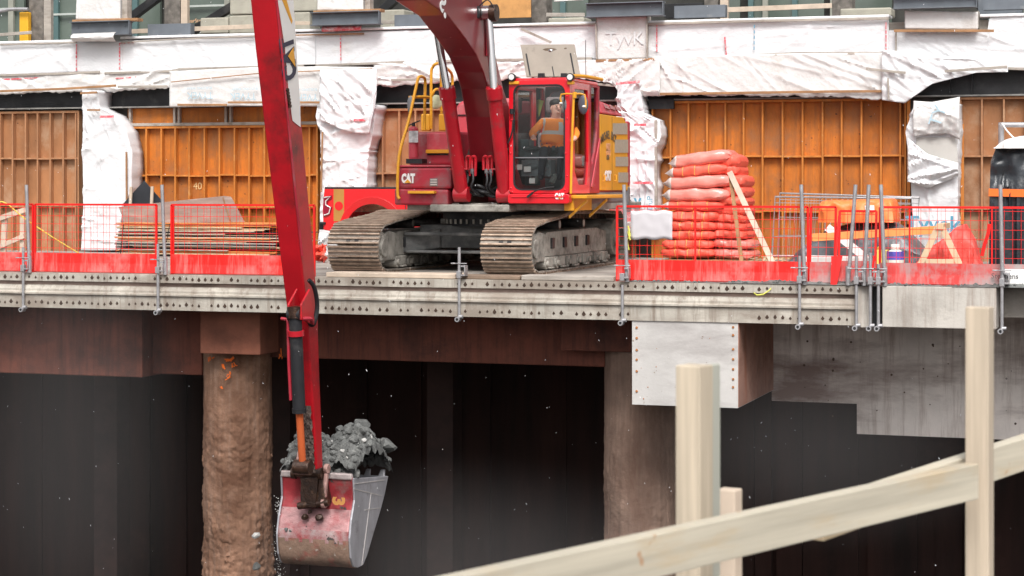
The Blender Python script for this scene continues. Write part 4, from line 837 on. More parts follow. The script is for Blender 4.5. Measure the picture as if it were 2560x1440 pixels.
# seat and controls
ycs = 3.15
B = MB(); xs_ = XY(1372, ycs)
B.box(xs_-.26, xs_+.26, ycs-.35, ycs+.2, CZ0+.42, CZ0+.60); B.box(xs_-.25, xs_+.25, ycs+.12, ycs+.30, CZ0+.6, CZ0+1.2); 
st_ = B.build('operator_seat', seatm, cab, bevel=.05)
hz_ = ZY(1385, 262, ycs)
B = MB(); B.box(XY(1363, ycs+.2), XY(1414, ycs+.2), ycs+.18, ycs+.30, ZY(1385, 282, ycs), ZY(1385, 241, ycs)); B.build('headrest', seatm, st_, bevel=.05)
B = MB(); B.box(CX0+.09, xs_-.30, 2.75, 3.6, CZ0+.3, CZ0+.80); B.box(xs_+.30, CX1-.09, 2.75, 3.6, CZ0+.3, CZ0+.78); B.box(CX0+.12, xs_+.25, 2.45, 2.72, CZ0+.45, CZ0+.72)
B.ball((CX0+.32, 2.5, CZ0+.62), .14, .1, .07); B.ball((xs_+.12, 2.5, CZ0+.6), .13, .1, .08)
B.build('console', ctrl, cab, bevel=.04)
B = MB(); pxbox(B, 1290, 371, 1409, 392, 2.62, .2); pxbox(B, 1291, 348, 1322, 371, 2.7, .3); B.ball(WY(1390, 374, 2.62), .14, .10, .07); B.ball(WY(1330, 372, 2.62), .16, .10, .05)
B.build('dashboard', mat('teal_grey_dash', (.055, .085, .09), .4, var=.4, vs=6), cab, bevel=.04)
B = MB()
for px in (1354, 1366):
    B.path([WY(px-3, 412, 2.45), WY(px, 380, 2.5), WY(px+1, 354, 2.55)], .008, 6); B.bar(WY(px-5, 353, 2.55), WY(px+6, 352, 2.55), .02, .022)
B.build('travel_lever', greyp, cab)
B = MB()
for px, py in ((1335, 445), (1378, 444)): B.bar(WY(px, py, 2.5), WY(px+10, py+6, 2.55), .10, .17)
B.build('foot_pedal', mat('worn_pedal', (.20, .22, .20), .5), cab, bevel=.02)
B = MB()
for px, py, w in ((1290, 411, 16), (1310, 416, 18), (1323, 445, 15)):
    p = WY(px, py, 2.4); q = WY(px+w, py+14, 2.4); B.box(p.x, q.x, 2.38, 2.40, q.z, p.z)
B.build('glass_reflection', mat('painted_reflection', (.9, .9, .85), .3, var=.0), cab, bevel=.01)  # pale plates added to stand for bright reflections in the lower window
B = MB(); B.bar(WY(1352, 250, 3.7), WY(1338, 300, 3.7), .10, .03); o = B.build('hanging_vest', mat('hi_vis_yellow', (.55, .65, .15), .8, var=.3), cab)
# work lights + brackets, mirror, handrail, hatch
for px in (1281, 1427):
    B = MB(); p = WY(px, 193, HY-.03); B.tube(p+Vector((0, .05, 0)), p+Vector((0, -.05, 0)), .055, .065, 16); B.bar(p, p+Vector((0, .02, -.10)), .03, .03); L_ = B.build('work_light', black, cab)
    B = MB(); B.tube(p+Vector((0, -.052, 0)), p+Vector((0, -.06, 0)), .048, n=16); B.build('lens', lampm, L_)
    B = MB(); pxbox(B, px-9, 203, px+ (15 if px < 1400 else 6), 211, HY-.05, .1); B.build('light_bracket', yel, cab, bevel=.012)
B = MB(); hy = HY-.06
B.path([WY(1427, 484, hy), WY(1430, 360, hy), WY(1434, 250, hy), WY(1437, 238, hy)], .022, 10); hr = B.build('cab_handrail', yel, EX)
B = MB(); B.path([WY(1403, 256, hy), WY(1403, 236, hy), WY(1435, 235, hy), WY(1462, 237, hy), WY(1464, 270, hy)], .014, 8, sub=2); B.tube(WY(1437, 230, hy), WY(1436, 245, hy), .035); B.build('mirror_arm', yel, EX)
B = MB(); p = WY(1458, 262, hy+.3); B.ball(p, .09, .035, .16, 16); B.build('mirror', mat('mirror_back', (.08, .09, .11), .35), EX)
B = MB(); p = WY(1415, 262, hy+.1); B.ball(p, .04, .05, .15, 16); B.build('small_mirror', greyp, EX)
B = MB(); B.ball(WY(1460, 266, hy-.02), .035, .03, .022, 10); B.ball(WY(1402, 258, hy-.02), .035, .03, .018, 10); B.build('mirror_clamp', lampm, EX)
B = MB(); B.path([WY(1432, 190, HY+.2), WY(1462, 191, HY+.7), WY(1505, 199, HY+1.6)], .03, 8); B.build('roof_rail', yel, EX)
ya = 3.4
B = MB(); q = [WY(1302, 113, ya+.25), WY(1437, 112, ya+.25), WY(1452, 193, ya), WY(1317, 194, ya)]; nrm = (q[1]-q[0]).cross(q[3]-q[0]).normalized()
B.prism(q, nrm*-.03); hp = B.build('open_roof_hatch', hatchm, EX, bevel=.008)
def hq(u, v): return q[0].lerp(q[1], u).lerp(q[3].lerp(q[2], u), v)+nrm*.012*(1 if nrm.y < 0 else -1)+Vector((0, -.0, 0))
B = MB(); B.bar(hq(.0, .38), hq(1, .38), .02, .02); B.build('hatch_rib', mat('dusty_rib', (.22, .18, .15), .6), hp)
B = MB(); B.ball(hq(.52, .2), .17, .02, .055, 12); B.ball(hq(.82, .15), .05, .02, .035, 10); B.build('hatch_recess', mat('hatch_recess_brown', (.10, .065, .04), .5, var=.4, vs=6), hp)
B = MB(); B.ball(hq(.54, .19)+Vector((0, -.02, 0)), .045, .02, .03, 10); B.build('hatch_latch', chrome, hp)
B = MB()
for u, v0, v1 in ((.08, .28, .95), (.90, .28, .92)): B.path([hq(u, v0)+Vector((0, -.02, 0)), hq(u, v1)+Vector((0, -.02, 0))], .014, 6, sub=1)
B.path([hq(.52, .68)+Vector((0, -.02, 0)), hq(.52, .98)+Vector((0, -.02, 0))], .009, 6, sub=1)
B.build('gas_strut', black, hp)
B = MB(); 
for px in (1353, 1410): p = WY(px, 189, 3.3); B.box(p.x-.05, p.x+.05, 3.27, 3.35, p.z-.04, p.z+.04)
B.build('hatch_hinge', black, hp)
B = MB(); B.path([WY(1465, 200, 4.2), WY(1464, 150, 4.2), WY(1464, 100, 4.2)], .006, 5, sub=1); B.build('antenna', black, EX)
# left handrails
B = MB(); y = 2.25
B.path([WY(999, 497, y), WY(994, 480, y), WY(998, 388, y), WY(1022, 300, y+.15), WY(1042, 210, y+.3), WY(1047, 193, y+.35), WY(1059, 193, y+.6), WY(1063, 205, y+.7), WY(1062, 250, y+.7), WY(1061, 325, y+.7)], .026, 10)
B.path([WY(1022, 244, y+.25), WY(1048, 242, y+.4), WY(1072, 243, y+.7)], .026, 8, sub=2); B.build('handrail', yel, EX)
B = MB(); y = 3.5
B.path([WY(1078, 322, y), WY(1078, 190, y), WY(1082, 168, y), WY(1090, 160, y), WY(1100, 161, y+.4), WY(1128, 182, y+1.3), WY(1131, 215, y+1.4)], .026, 10)
B.path([WY(1103, 322, y+.6), WY(1103, 200, y+.6), WY(1101, 163, y+.4)], .026, 8); B.path([WY(1080, 240, y), WY(1086, 226, y), WY(1095, 223, y+.2), WY(1103, 226, y+.6)], .024, 8); B.build('handrail', yel, EX)
for a_, b_ in ((1052, 1074), (1096, 1114)): B = MB(); pxbox(B, a_, 285, b_, 327, 3.45, .12); B.build('handrail_post_bracket', yel, EX, bevel=.02)
B = MB(); p = WY(1090, 255, 3.9); B.ball(p, .13, .03, .13, 14); B.build('rear_view_mirror', mat('yellow_green_glass', (.55, .55, .35), .3, var=.3, vs=6), EX)
B = MB(); B.ball(WY(1026, 262, 2.5), .06, .03, .16, 12); B.build('side_mirror', greyp, EX)
def rockblob(B, c, s, seed, mi=0, flat=1):
    r = random.Random(seed); bm = bmesh.new(); bmesh.ops.create_icosphere(bm, subdivisions=2, radius=1)
    pl = [(Vector((r.gauss(0, 1), r.gauss(0, 1), r.gauss(0, 1))).normalized(), r.uniform(.5, .85)) for k in range(9)]
    for v in bm.verts:
        for n_, d_ in pl:
            e = v.co.dot(n_)-d_
            if e > 0: v.co -= n_*e
        v.co = v.co*(1+.12*noise.noise(v.co*2+Vector((seed, 0, 0))))
    rot = Matrix.Rotation(r.uniform(0, 6), 3, 'Z') @ Matrix.Rotation(r.uniform(-.6, .6), 3, 'X') @ Matrix.Rotation(r.uniform(-.6, .6), 3, 'Y')
    vs = [Vector(c)+rot @ Vector((v.co.x*s*r.uniform(.98, 1.02), v.co.y*s*.8, v.co.z*s*.85*flat)) for v in bm.verts]
    B.add(vs, [[v.index for v in f.verts] for f in bm.faces], mi, False); bm.free()
# ---- boom
bx0, bx1 = -.91, -.42
fr = [(1063, 0), (1119, 38), (1163, 96), (1192, 140), (1209, 181), (1221, 222), (1233, 292), (1241, 379), (1244, 405)]
bk = [(1300, 395), (1292, 330), (1279, 286), (1259, 222), (1244, 160), (1231, 96), (1218, 45), (1205, 0)]
F_ = [WX(px, py, bx1) for px, py in fr]; K_ = [WX(px, py, bx1) for px, py in bk]
top_k = K_[-1]; top_f = F_[0]
ext_f = [(-1.2, 4.65), (-2.6, 5.25), (-4.2, 5.75), (-5.7, 6.05)]
ext_k = [(-6.0, 6.55), (-4.2, 6.55), (-2.2, 6.35), (-.3, 6.05), (1.2, 5.6), (2.2, 5.05)]
print('boom', [tuple(round(c, 2) for c in v) for v in F_], [tuple(round(c, 2) for c in v) for v in K_])
EF = [p for p in ext_f if p[0] < top_f.y-.3]
EK = [p for p in ext_k if p[1] > top_k.z+.15]
loop = [(v.y, v.z) for v in reversed(F_)]+EF+EK+[(v.y, v.z) for v in reversed(K_)]
# smooth the loop
B = MB(); B.prism([(bx0, y, z) for y, z in loop], (bx1-bx0, 0, 0)); boom = B.build('boom', [boomred], EX, bevel=.02)
B = MB()
for xx in (bx0-.03, bx1+.004):
    p = WX(1222, 100, bx1); B.prism([(xx, p.y-.16, p.z-.28), (xx, p.y+.14, p.z-.28), (xx, p.y+.05, p.z+.42), (xx, p.y-.20, p.z+.42)], (.025, 0, 0))
B.build('boom_side_plate', dustred, boom, bevel=.01)
pb = WX(1205, 33, bx1)
B = MB(); B.tube((bx0-.36, pb.y, pb.z), (bx1+.24, pb.y, pb.z), .10, n=20); B.tube((bx1+.15, pb.y, pb.z), (bx1+.26, pb.y, pb.z), .14, n=20); B.build('boom_pin', grime, boom)
lx = WY(1179, 30, pb.y-.25)
B = MB(); B.box(lx.x-.11, lx.x+.11, lx.y, lx.y+.14, lx.z-.11, lx.z+.11); B.box(lx.x-.25, lx.x-.13, lx.y+.1, lx.y+.2, lx.z-.12, lx.z+.0, 0); bl_ = B.build('boom_light', black, boom, bevel=.03)
B = MB(); B.box(lx.x-.085, lx.x+.085, lx.y-.008, lx.y-.001, lx.z-.085, lx.z+.085); B.build('lens', lampm, bl_, bevel=.02)
B = MB(); B.path([lx+Vector((.02, .1, .1)), lx+Vector((-.03, .1, .25)), lx+Vector((.1, .15, .38))], .01, 6); B.path([lx+Vector((.1, .1, .1)), lx+Vector((.25, .1, .2)), lx+Vector((.36, .15, .02))], .012, 6); B.build('light_wire', black, boom)
for s_, px, py, sz in (('S', 1107, 10, .42), ('.', 1118, 22, .6)):
    p = WX(px, py, bx1+.006); text(s_, sz, white, p, Vector((0, -.75, .66)), Vector((0, .66, .75))*1, boom, 'boom_lettering', .012, .003)
# boom foot bracket and hoses
B = MB(); y0 = HY+.25
for x in (bx0-.12, bx1+.06): B.prism([(x, y0, 1.14), (x, y0+1.4, 1.14), (x, y0+1.1, 2.0), (x, y0+.5, 2.1), (x, y0+.1, 1.6)], (.06, 0, 0))
B.tube((bx0-.2, y0+.75, 1.85), (bx1+.2, y0+.75, 1.85), .12, n=18); B.build('boom_foot_bracket', grime, EX, bevel=.015)
B = MB(); r = random.Random(4); yh = HY+.2
for g in (1170, 1184, 1213, 1225):
    a_ = WY(g, 392, yh); lr = 1 if g in (1184, 1225) else -1
    B.path([WY(g-4, 425, yh), WY(g-4, 398, yh), WY(g, 391, yh-.03), WY(g+5, 398, yh), WY(g+4, 440, yh)], .026, 8, mi=0)
for g in (1168, 1181, 1216, 1226):
    B.path([WY(g, 425, yh), WY(g+2, 450, yh-.05), WY(g+r.uniform(-4, 8), 470, yh-.05), WY(g+18, 487, yh+.1)], .022, 8, mi=1)
for k in range(7):
    p = WY(1165+k*12, 484-r.uniform(0, 14), yh+.15); B.path([p, p+Vector((.15, -.05, .08*r.uniform(-1, 1))), p+Vector((.30, .05, -.04))], .03, 8, mi=1)
for g in (1167, 1180, 1216, 1227): B.tube(WY(g, 422, yh), WY(g+1, 434, yh), .035, n=8, mi=2)
B.build('hydraulic_hoses', [red, black, greyp], EX)
B = MB(); pxbox(B, 1152, 400, 1270, 492, HY+1.3, .1); B.build('front_bulkhead', grime, EX)
def ram(name, base, mid, top, r0, r1, m0, m1, parent=EX, collar=True):
    B = MB(); d = (mid-base).normalized(); B.tube(base, mid, r0, n=22); B.tube(mid-d*.17, mid+d*.02, r0*1.17, n=22) if collar else None
    if collar:
        for k in range(8):
            t = 2*math.pi*k/8; u = d.cross(FX).normalized(); v = u.cross(d); c0 = mid+(u*math.cos(t)+v*math.sin(t))*r0*.98; B.tube(c0, c0+d*.04, .016, n=6)
    B.tube(base-FX*(r0*1.05), base+FX*(r0*1.05), r0*1.1, n=16)
    o = B.build(name, m0, parent); B = MB(); B.tube(mid, top, r1, n=20); B.tube(top-FX*.09, top+FX*.09, r1*1.9, n=16); B.build('ram_rod', m1, o); return o
cyl_l = ram('boom_ram', WY(1155, 486, HY+.15), WY(1117, 222, HY-.35), Vector((-1.22, pb.y-.1, pb.z)), .118, .065, red, chrome)
cyl_r = ram('boom_ram', WY(1263, 488, HY+.15), WY(1235, 222, HY-.35), Vector((bx1+.11, pb.y, pb.z)), .118, .065, red, chrome)
B = MB()
for a_, b_, py in ((1128, 1172, 422), (1232, 1262, 422)):
    B.box(XY(a_, HY+.08), XY(b_, HY+.08), HY-.0, HY+.16, ZY(a_, py+3, HY), ZY(a_, py-1, HY))
B.build('ram_clamp', red, EX, bevel=.006)
# ---- stick
sx0, sx1 = -.97, -.55
fb = [(688, 0), (700, 120), (712, 250), (735, 480), (752, 640), (766, 760), (776, 900), (786, 1050), (792, 1175)]
bb = [(732, 0), (740, 120), (750, 260), (770, 480), (784, 620), (795, 780), (799, 930), (804, 1050), (808, 1170)]
SF = [WX(px, py, sx1) for px, py in fb]; SK = [WX(px, py, sx1) for px, py in bb]
print('stick', [tuple(round(c, 2) for c in v) for v in SF], [tuple(round(c, 2) for c in v) for v in SK])
d0 = (SF[0]-SF[3]).normalized()
tF = SF[0]+d0*2.6; tK = SK[0]+d0*2.4+Vector((0, .35, 0))
loop = [(v.y, v.z) for v in SF]+[(v.y, v.z) for v in reversed(SK)]+[(tK.y, tK.z), (tF.y, tF.z)]
LX = sorted((SF[k].z, XY(px, SF[k].y)) for k, px in enumerate((626, 638, 653, 680, 700, 715, 737, 752, 760)))
def xl(z): return lerp_poly(LX, z)
B = MB(); n_ = len(loop); lo = [Vector((sx1, y, z)) for y, z in loop]+[Vector((xl(z), y, z)) for y, z in loop]
B.add(lo, [(k, (k+1) % n_, n_+(k+1) % n_, n_+k) for k in range(n_)]+[list(range(n_))[::-1], list(range(n_, 2*n_))]); stick = B.build('stick', stickred, EX, bevel=.02)
dc = [(694, 0), (733, 0), (741, 130), (750, 262), (751, 318), (731, 302), (722, 236), (712, 120)]
D3 = [WX(px, py, sx1+.004) for px, py in dc]; B = MB(); B.prism(D3, (.004, 0, 0)); B.build('white_decal', mat('decal_white', (.74, .71, .68), .4, var=.05, dirt=(.6, .5, .48, 1), da=.3), stick)
D3 = [WX(px, py, sx1+.009) for px, py in [(705, 0), (716, 0), (731, 60), (730, 56)][:2]+[(731, 52), (729, 60)]]; B = MB(); B.prism(D3, (.003, 0, 0)); B.build('yellow_decal_stripe', yel, stick)
c_ = WX(722, 146, sx1+.012)
sd = (SF[0]-SF[2]).normalized()
text('CAT', .56, navy, c_, sd, Vector((0, -sd.z, sd.y)), stick, 'maker_lettering', .03, .003, sx=.50)
pq = WX(736, 143, sx1+.02); B = MB(); B.prism([pq+sd*-.13, pq+sd*.13, pq+Vector((0, -.20, 0))], (.003, 0, 0)); B.build('yellow_triangle', yel, stick)
B = MB(); 
B.path([v+Vector((.02, -.0, 0)) for v in SF[:5]], .016, 8); B.build('stick_pipe', dustred, stick)
B = MB()
for k in range(6): p = WX(716+k*1.2, 225+k*8, sx1+.03); B.tube(p, p+Vector((.03, -.01, 0)), .025, n=8)
B.build('pipe_fittings', grime, stick)
B = MB(); B.path([WX(772, 700, sx1+.06), WX(786, 720, sx1+.1), WX(793, 765, sx1+.1), WX(786, 806, sx1+.08), WX(778, 812, sx1+.03), WX(770, 800, sx1)], .03, 8); B.build('stick_hose', black, stick)
yq = SF[5].y-.30
B = MB(); a0 = WY(739, 780, yq)
for x in (-.10, .08): B.prism([(a0.x+x-.0, SF[5].y+.1, a0.z-.2), (a0.x+x, yq-.05, a0.z-.1), (a0.x+x, yq-.05, a0.z+.1), (a0.x+x, SF[4].y+.1, a0.z+.30)], (.03, 0, 0))
B.build('ram_bracket', stickred, stick, bevel=.01)
cyb = WY(738, 785, yq); cym = WY(748, 1026, yq+.12); cyt = WY(757, 1168, yq+.22)
ob = ram('bucket_ram', cyb, cym, cyt, .085, .05, mat('dark_grey_barrel', (.022, .022, .025), .5, .2, var=.35, dirt=(.09, .085, .08, 1), da=.36, ds=3), orod, EX, False)
B = MB(); dd = (cym-cyb).normalized(); p = cyb+dd*.22; B.tube(p, p+dd*.07, .11, n=18); B.build('barrel_band', red, ob); B = MB(); p = cym-dd*.03; B.tube(p, p+dd*.06, .095, n=18); B.build('barrel_end', dark, ob)
B = MB(); B.tube(cyb+Vector((0, 0, .1)), cyb-dd*-.05, .11, n=14); B.build('ram_head', grime, ob); B = MB(); B.tube(cyt-FX*.115, cyt+FX*.115, .10, n=16); B.build('ram_head', grime, ob)
B = MB(); B.path([WY(703, 797, yq), WY(714, 798, yq), WY(720, 808, yq), WY(722, 900, yq+.05), WY(727, 1000, yq+.1)], .022, 8, sub=2); B.path([WY(756, 797, yq), WY(776, 797, yq+.1), WY(780, 806, yq+.2)], .026, 8); B.build('ram_pipe', dustred, ob)
B = MB(); r = random.Random(31); nu, nv = 22, 60; V = []; F = []
for j in range(nv+1):
    t = j/nv; y_ = 1015+(1180-1015)*t; p = WX(774+15*t, y_, sx1)
    for i in range(nu+1):
        u = i/nu; nz2 = noise.noise(Vector((u*6, t*9, 4)))+.6*noise.noise(Vector((u*15, t*26, 9)))
        x_ = xl(p.z); V.append(Vector((x_-.006+(sx1-x_+.018)*u, p.y+.012-max(0, nz2+t*1.1-.15)*.05, p.z)))
B.grid([V[k*(nu+1):(k+1)*(nu+1)] for k in range(nv+1)], 0, False)
B.build('caked_mud', mat('dark_brown_mud', (.10, .07, .058), .8, var=.5, vs=8, bump=.6), stick, weld=False)
# ---- linkage + bucket
YBk = -3.98
bxa, bxb = XY(702, YBk), XY(877, YBk)
B = MB(); yl = YBk-.12; 
p0 = WY(738, 1182, yl); p1 = WY(800, 1182, yl); B.tube(p0, p1, .065, n=16); B.tube(p0-FX*.04, p0+FX*.02, .085, n=14); B.tube(p1-FX*.02, p1+FX*.04, .085, n=14)
B.build('link_pin', grime, EX)
B = MB()
for px in (812,):
    a_ = WY(px+5, 1172, YBk-.05); b_ = WY(px-2, 1258, YBk-.10); B.tube(a_-FX*.03, a_+FX*.03, .07, n=16); B.tube(b_-FX*.03, b_+FX*.03, .07, n=16); B.bar(a_, b_, .05, .07)
B.bar(WY(800, 1115, YBk+.1), WY(782, 1178, YBk-.02), .04, .06); B.bar(WY(748, 1130, YBk+.1), WY(740, 1178, YBk-.02), .04, .06)
B.build('tipping_link', [mat('dusty_pink_link', (.42, .25, .22), .6, var=.4, vs=6, dirt=(.10, .05, .04, 1), da=.4, ds=8)], EX, bevel=.01)
B = MB()
for px0, px1 in ((752, 766), (790, 806)):
    t0, t1 = WY(px0, 1190, YBk-.1), WY(px1, 1190, YBk-.1); b0, b1 = WY(px0-2, 1272, YBk-.15), WY(px1+8, 1262, YBk-.15)
    B.add([t0, t1, b1, b0]+[v+Vector((0, .25, 0)) for v in (t0, t1, b1, b0)], [(0, 1, 2, 3), (4, 7, 6, 5), (0, 4, 5, 1), (1, 5, 6, 2), (2, 6, 7, 3), (3, 7, 4, 0)])
B.add([WY(748, 1188, YBk-.14), WY(795, 1188, YBk-.14), WY(790, 1268, YBk-.17), WY(768, 1268, YBk-.17)]+[WY(748, 1188, YBk+.1), WY(795, 1188, YBk+.1), WY(790, 1268, YBk+.1), WY(768, 1268, YBk+.1)], [(0, 1, 2, 3), (4, 7, 6, 5), (0, 4, 5, 1), (1, 5, 6, 2), (2, 6, 7, 3), (3, 7, 4, 0)])
B.tube(WY(745, 1265, YBk-.12), WY(822, 1256, YBk-.12), .05, n=14)
B.build('bucket_ears', grime, EX, bevel=.01)
sidep = [(880, 1195), (923, 1193), (966, 1190), (957, 1235), (948, 1270), (930, 1330), (914, 1385), (903, 1412), (890, 1419), (880, 1417), (873, 1395), (870, 1345), (874, 1300), (882, 1250)]
SP = [WX(px, py, bxb) for px, py in sidep]
print('bucket', bxa, bxb, [tuple(round(c, 2) for c in v) for v in SP])
# shell follows the front profile
sf = [(880, 1195), (882, 1250), (875, 1300), (870, 1345), (873, 1395), (880, 1416), (890, 1420), (903, 1413)]
F3 = [WX(px, py, bxb) for px, py in sf]
B = MB(); rows = []
def crv(pts, n=6):
    P = [pts[0]]+pts+[pts[-1]]; out = []
    for i in range(1, len(P)-2):
        for k in range(n):
            t = k/n; a, b, c, d = P[i-1:i+3]; out.append(.5*((2*b)+(c-a)*t+(2*a-5*b+4*c-d)*t*t+(3*b-a-3*c+d)*t**3))
    return out+[pts[-1]]
Fc = crv(F3); nx = 40
for i in range(nx+1):
    x = bxa+(bxb-bxa)*i/nx; rows.append([Vector((x, v.y+.008*noise.noise(Vector((x*5, v.z*5, 0))), v.z)) for v in Fc])
nlow = int(len(Fc)*.46)
m = len(Fc); B.grid(rows); 
for k, f in enumerate(B.f):
    t = (k % (m-1))/m+.02*noise.noise(Vector(((k//(m-1))*.35, 3, 1))); B.m[k] = 1 if t > .44 else (0 if t > .36 else (2 if t > .2 else 3))
bucket = B.build('bucket', [bucketred, bucketlow, mat('pale_scraped_bucket', (.40, .21, .21), .5, .2, var=.35, vs=4, dirt=(.30, .035, .04, 1), da=.42, ds=3, bump=.4, bs=14, st=(1, 1, 2), speck=(.06, .05, .045, 1), spa=.66, sps=6), mat('dull_bucket_red', (.26, .022, .028), .5, var=.35, vs=4, dirt=(.14, .10, .09, 1), da=.40, ds=4, bump=.4, bs=14, speck=(.05, .045, .04, 1), spa=.62, sps=7)], EX, solid=.03)
r = random.Random(91)
for px, py, s_ in ((768, 1290, .10), (805, 1292, .11), (722, 1322, .07), (733, 1325, .05), (780, 1278, .08)):
    B = MB(); p = WY(px, py, YBk-.0); rockblob(B, Vector((p.x, min(v.y for v in F3)+.015, p.z)), s_*.6, int(px)); B.build('mud_clod', grime if py < 1300 else rock, bucket)
B = MB(); SPc = SP
B.prism([v+Vector((.002, 0, 0)) for v in SPc], (.03, 0, 0)); B.build('side_plate', worn, bucket, bevel=.008); B = MB(); B.prism([Vector((bxa-.03, v.y, v.z)) for v in SPc], (.028, 0, 0)); B.build('side_plate', worn, bucket, bevel=.008)
B = MB(); lip = [WX(966, 1190, bxb), WX(903, 1412, bxb)]
yv = lip[0].y; 
B.add([(bxa, lip[0].y, lip[0].z), (bxb, lip[0].y, lip[0].z), (bxb, lip[1].y, lip[1].z), (bxa, lip[1].y, lip[1].z)], [(0, 1, 2, 3)]); B.build('bucket_floor', worn, bucket, solid=.03)
B = MB()
for a_, b_ in (((962, 1200), (885, 1210)), ((928, 1232), (905, 1412)), ((955, 1240), (884, 1222)), ((950, 1270), (912, 1275))):
    B.bar(WX(*a_, bxb+.034), WX(*b_, bxb+.034), .006, .010)
B.build('weld_seam', mat('weld_line', (.45, .42, .40), .5), bucket)
B = MB(); 
for k in range(5): x = bxa+.08+(bxb-bxa-.16)*k/4; B.prism([(x-.05, lip[0].y-.02, lip[0].z-.03), (x+.05, lip[0].y-.02, lip[0].z-.03), (x+.03, lip[0].y+.04, lip[0].z+.08), (x-.03, lip[0].y+.04, lip[0].z+.08)], (0, .05, 0))
B.build('tooth', worn, bucket, bevel=.008)
B = MB(); z = ZY(790, 1213, YBk); rim = F3[0]
B.box(bxa-.02, bxb+.0, rim.y-.02, rim.y+.06, rim.z-.03, rim.z+.06); B.build('bucket_rim', mat('bare_rim', (.42, .36, .35), .5, .3, var=.4, vs=5, dirt=(.25, .05, .05, 1), da=.35, ds=5, bump=.3), bucket, bevel=.02)
p = WY(848, 1252, YBk-.035); text('3', .24, mat('ochre_number', (.48, .22, .06), .6), p+Vector((0, -.04, 0)), -FX*.0+Vector((0, 0, -1)), FX, bucket, 'painted_number', .012, .003)
# rubble
B = MB(); r = random.Random(12)
ybc = (lip[0].y+rim.y)/2
outl = [(700, 1200), (718, 1165), (735, 1135), (765, 1118), (800, 1090), (830, 1062), (860, 1052), (888, 1068), (915, 1075), (940, 1092), (955, 1120), (985, 1135), (992, 1165), (968, 1190)]
rows = []
gx, gy = 80, 60
xr0, xr1 = bxa-.03, bxb+.06
ztop = rim.z
for i in range(gx+1):
    row = []
    for j in range(gy+1):
        u = i/gx; v = j/gy; x = xr0+(xr1-xr0)*u; y = rim.y-.02+(lip[0].y-rim.y+.13)*v
        e = (math.sin(math.pi*min(1, max(0, .02+.96*u)))**.3)*(math.sin(math.pi*min(1, max(0, .02+.96*v)))**.36)
        sh = .34+.06*math.sin(u*9)+.46*u*(1.2-.5*abs(v-.45)) 
        z = ztop-.04+(lip[0].z-ztop-.06)*v**3+.95*e*sh+.30*math.exp(-((u-.14)/.13)**2-((v-.25)/.22)**2)+.12*noise.noise(Vector((x*4, y*4, 2)))*e+.09*noise.noise(Vector((x*9, y*9, 5)))+.05*noise.noise(Vector((x*24, y*24, 5)))
        row.append(Vector((x, y, z)))
    rows.append(row)
B.grid(rows, 0, False)
for k in range(1100):
    i = r.randrange(3, gx-2); j = r.randrange(1, gy-1); p = rows[i][j]
    rockblob(B, p+Vector((r.uniform(-.02, .02), 0, -.012)), r.choice((.01, .014, .018, .02, .025, .03, .04, .055, .08)), k, 1 if r.random() < .06 else 0)
for k in range(60):
    u = r.random()**1.3; p = Vector((xr0+.05+(xr1-xr0-.1)*u, rim.y+r.uniform(.02, .2), ztop+r.uniform(.0, .10+.12*(u < .4))))
    rockblob(B, p, r.choice((.03, .045, .06, .08)), 1500+k)
p = rows[gx-10][gy-7]; rockblob(B, p+Vector((.05, .1, .02)), .20, 901, 0, .7); rockblob(B, rows[gx-14][gy//2]+Vector((0, 0, .05)), .14, 902, 0, .7); rockblob(B, rows[gx//2][gy-10]+Vector((.1, 0, .05)), .15, 903, 0, .7)
o = B.build('rubble_heap', [rock, rockw], weld=False); tag(o, 'heap of broken grey rock filling the bucket', 'rubble', kind='stuff')
for px, py, s_, lb in ((640, 1338, .085, 'upper pale stone falling in front of the rough pier'), (641, 1416, .085, 'lower grey stone falling in front of the rough pier')):
    B = MB(); rockblob(B, WY(px, py, -.6), s_, 77+px+py); o = B.build('falling_stone', rockw if py < 1400 else rock, weld=False); tag(o, lb, 'stone', 'stones falling beside the bucket')
B = MB(); r = random.Random(6)
for k in range(150): rockblob(B, WY(698+r.gauss(0, 7), r.uniform(1240, 1440), -3.8), r.uniform(.004, .012), k+300)
o = B.build('falling_grit', [rockw], weld=False); tag(o, 'fine grit trickling down the left side of the bucket', 'grit', kind='stuff')
B = MB()
for k in range(420):
    d = r.uniform(14, 44); px = r.uniform(0, 2560); py = r.uniform(0, 1440); p = WD(px, py, d); s_ = r.uniform(.35, .9)*d/5000*1.6
    v = Vector((r.uniform(-1, 1), 0, -r.uniform(.6, 1.6))).normalized()*s_*r.choice((1, 1, 2, 2.6)); u = Vector((s_*.7, 0, 0)); w_ = Vector((0, s_*.7, 0))
    B.add([p-v, p+v, p+u, p-u, p+w_, p-w_], [(0, 2, 4), (0, 4, 3), (0, 3, 5), (0, 5, 2), (1, 4, 2), (1, 3, 4), (1, 5, 3), (1, 2, 5)])
o = B.build('falling_snow', snowm, weld=False); tag(o, 'sparse small snowflakes in the air', 'snow', kind='stuff')
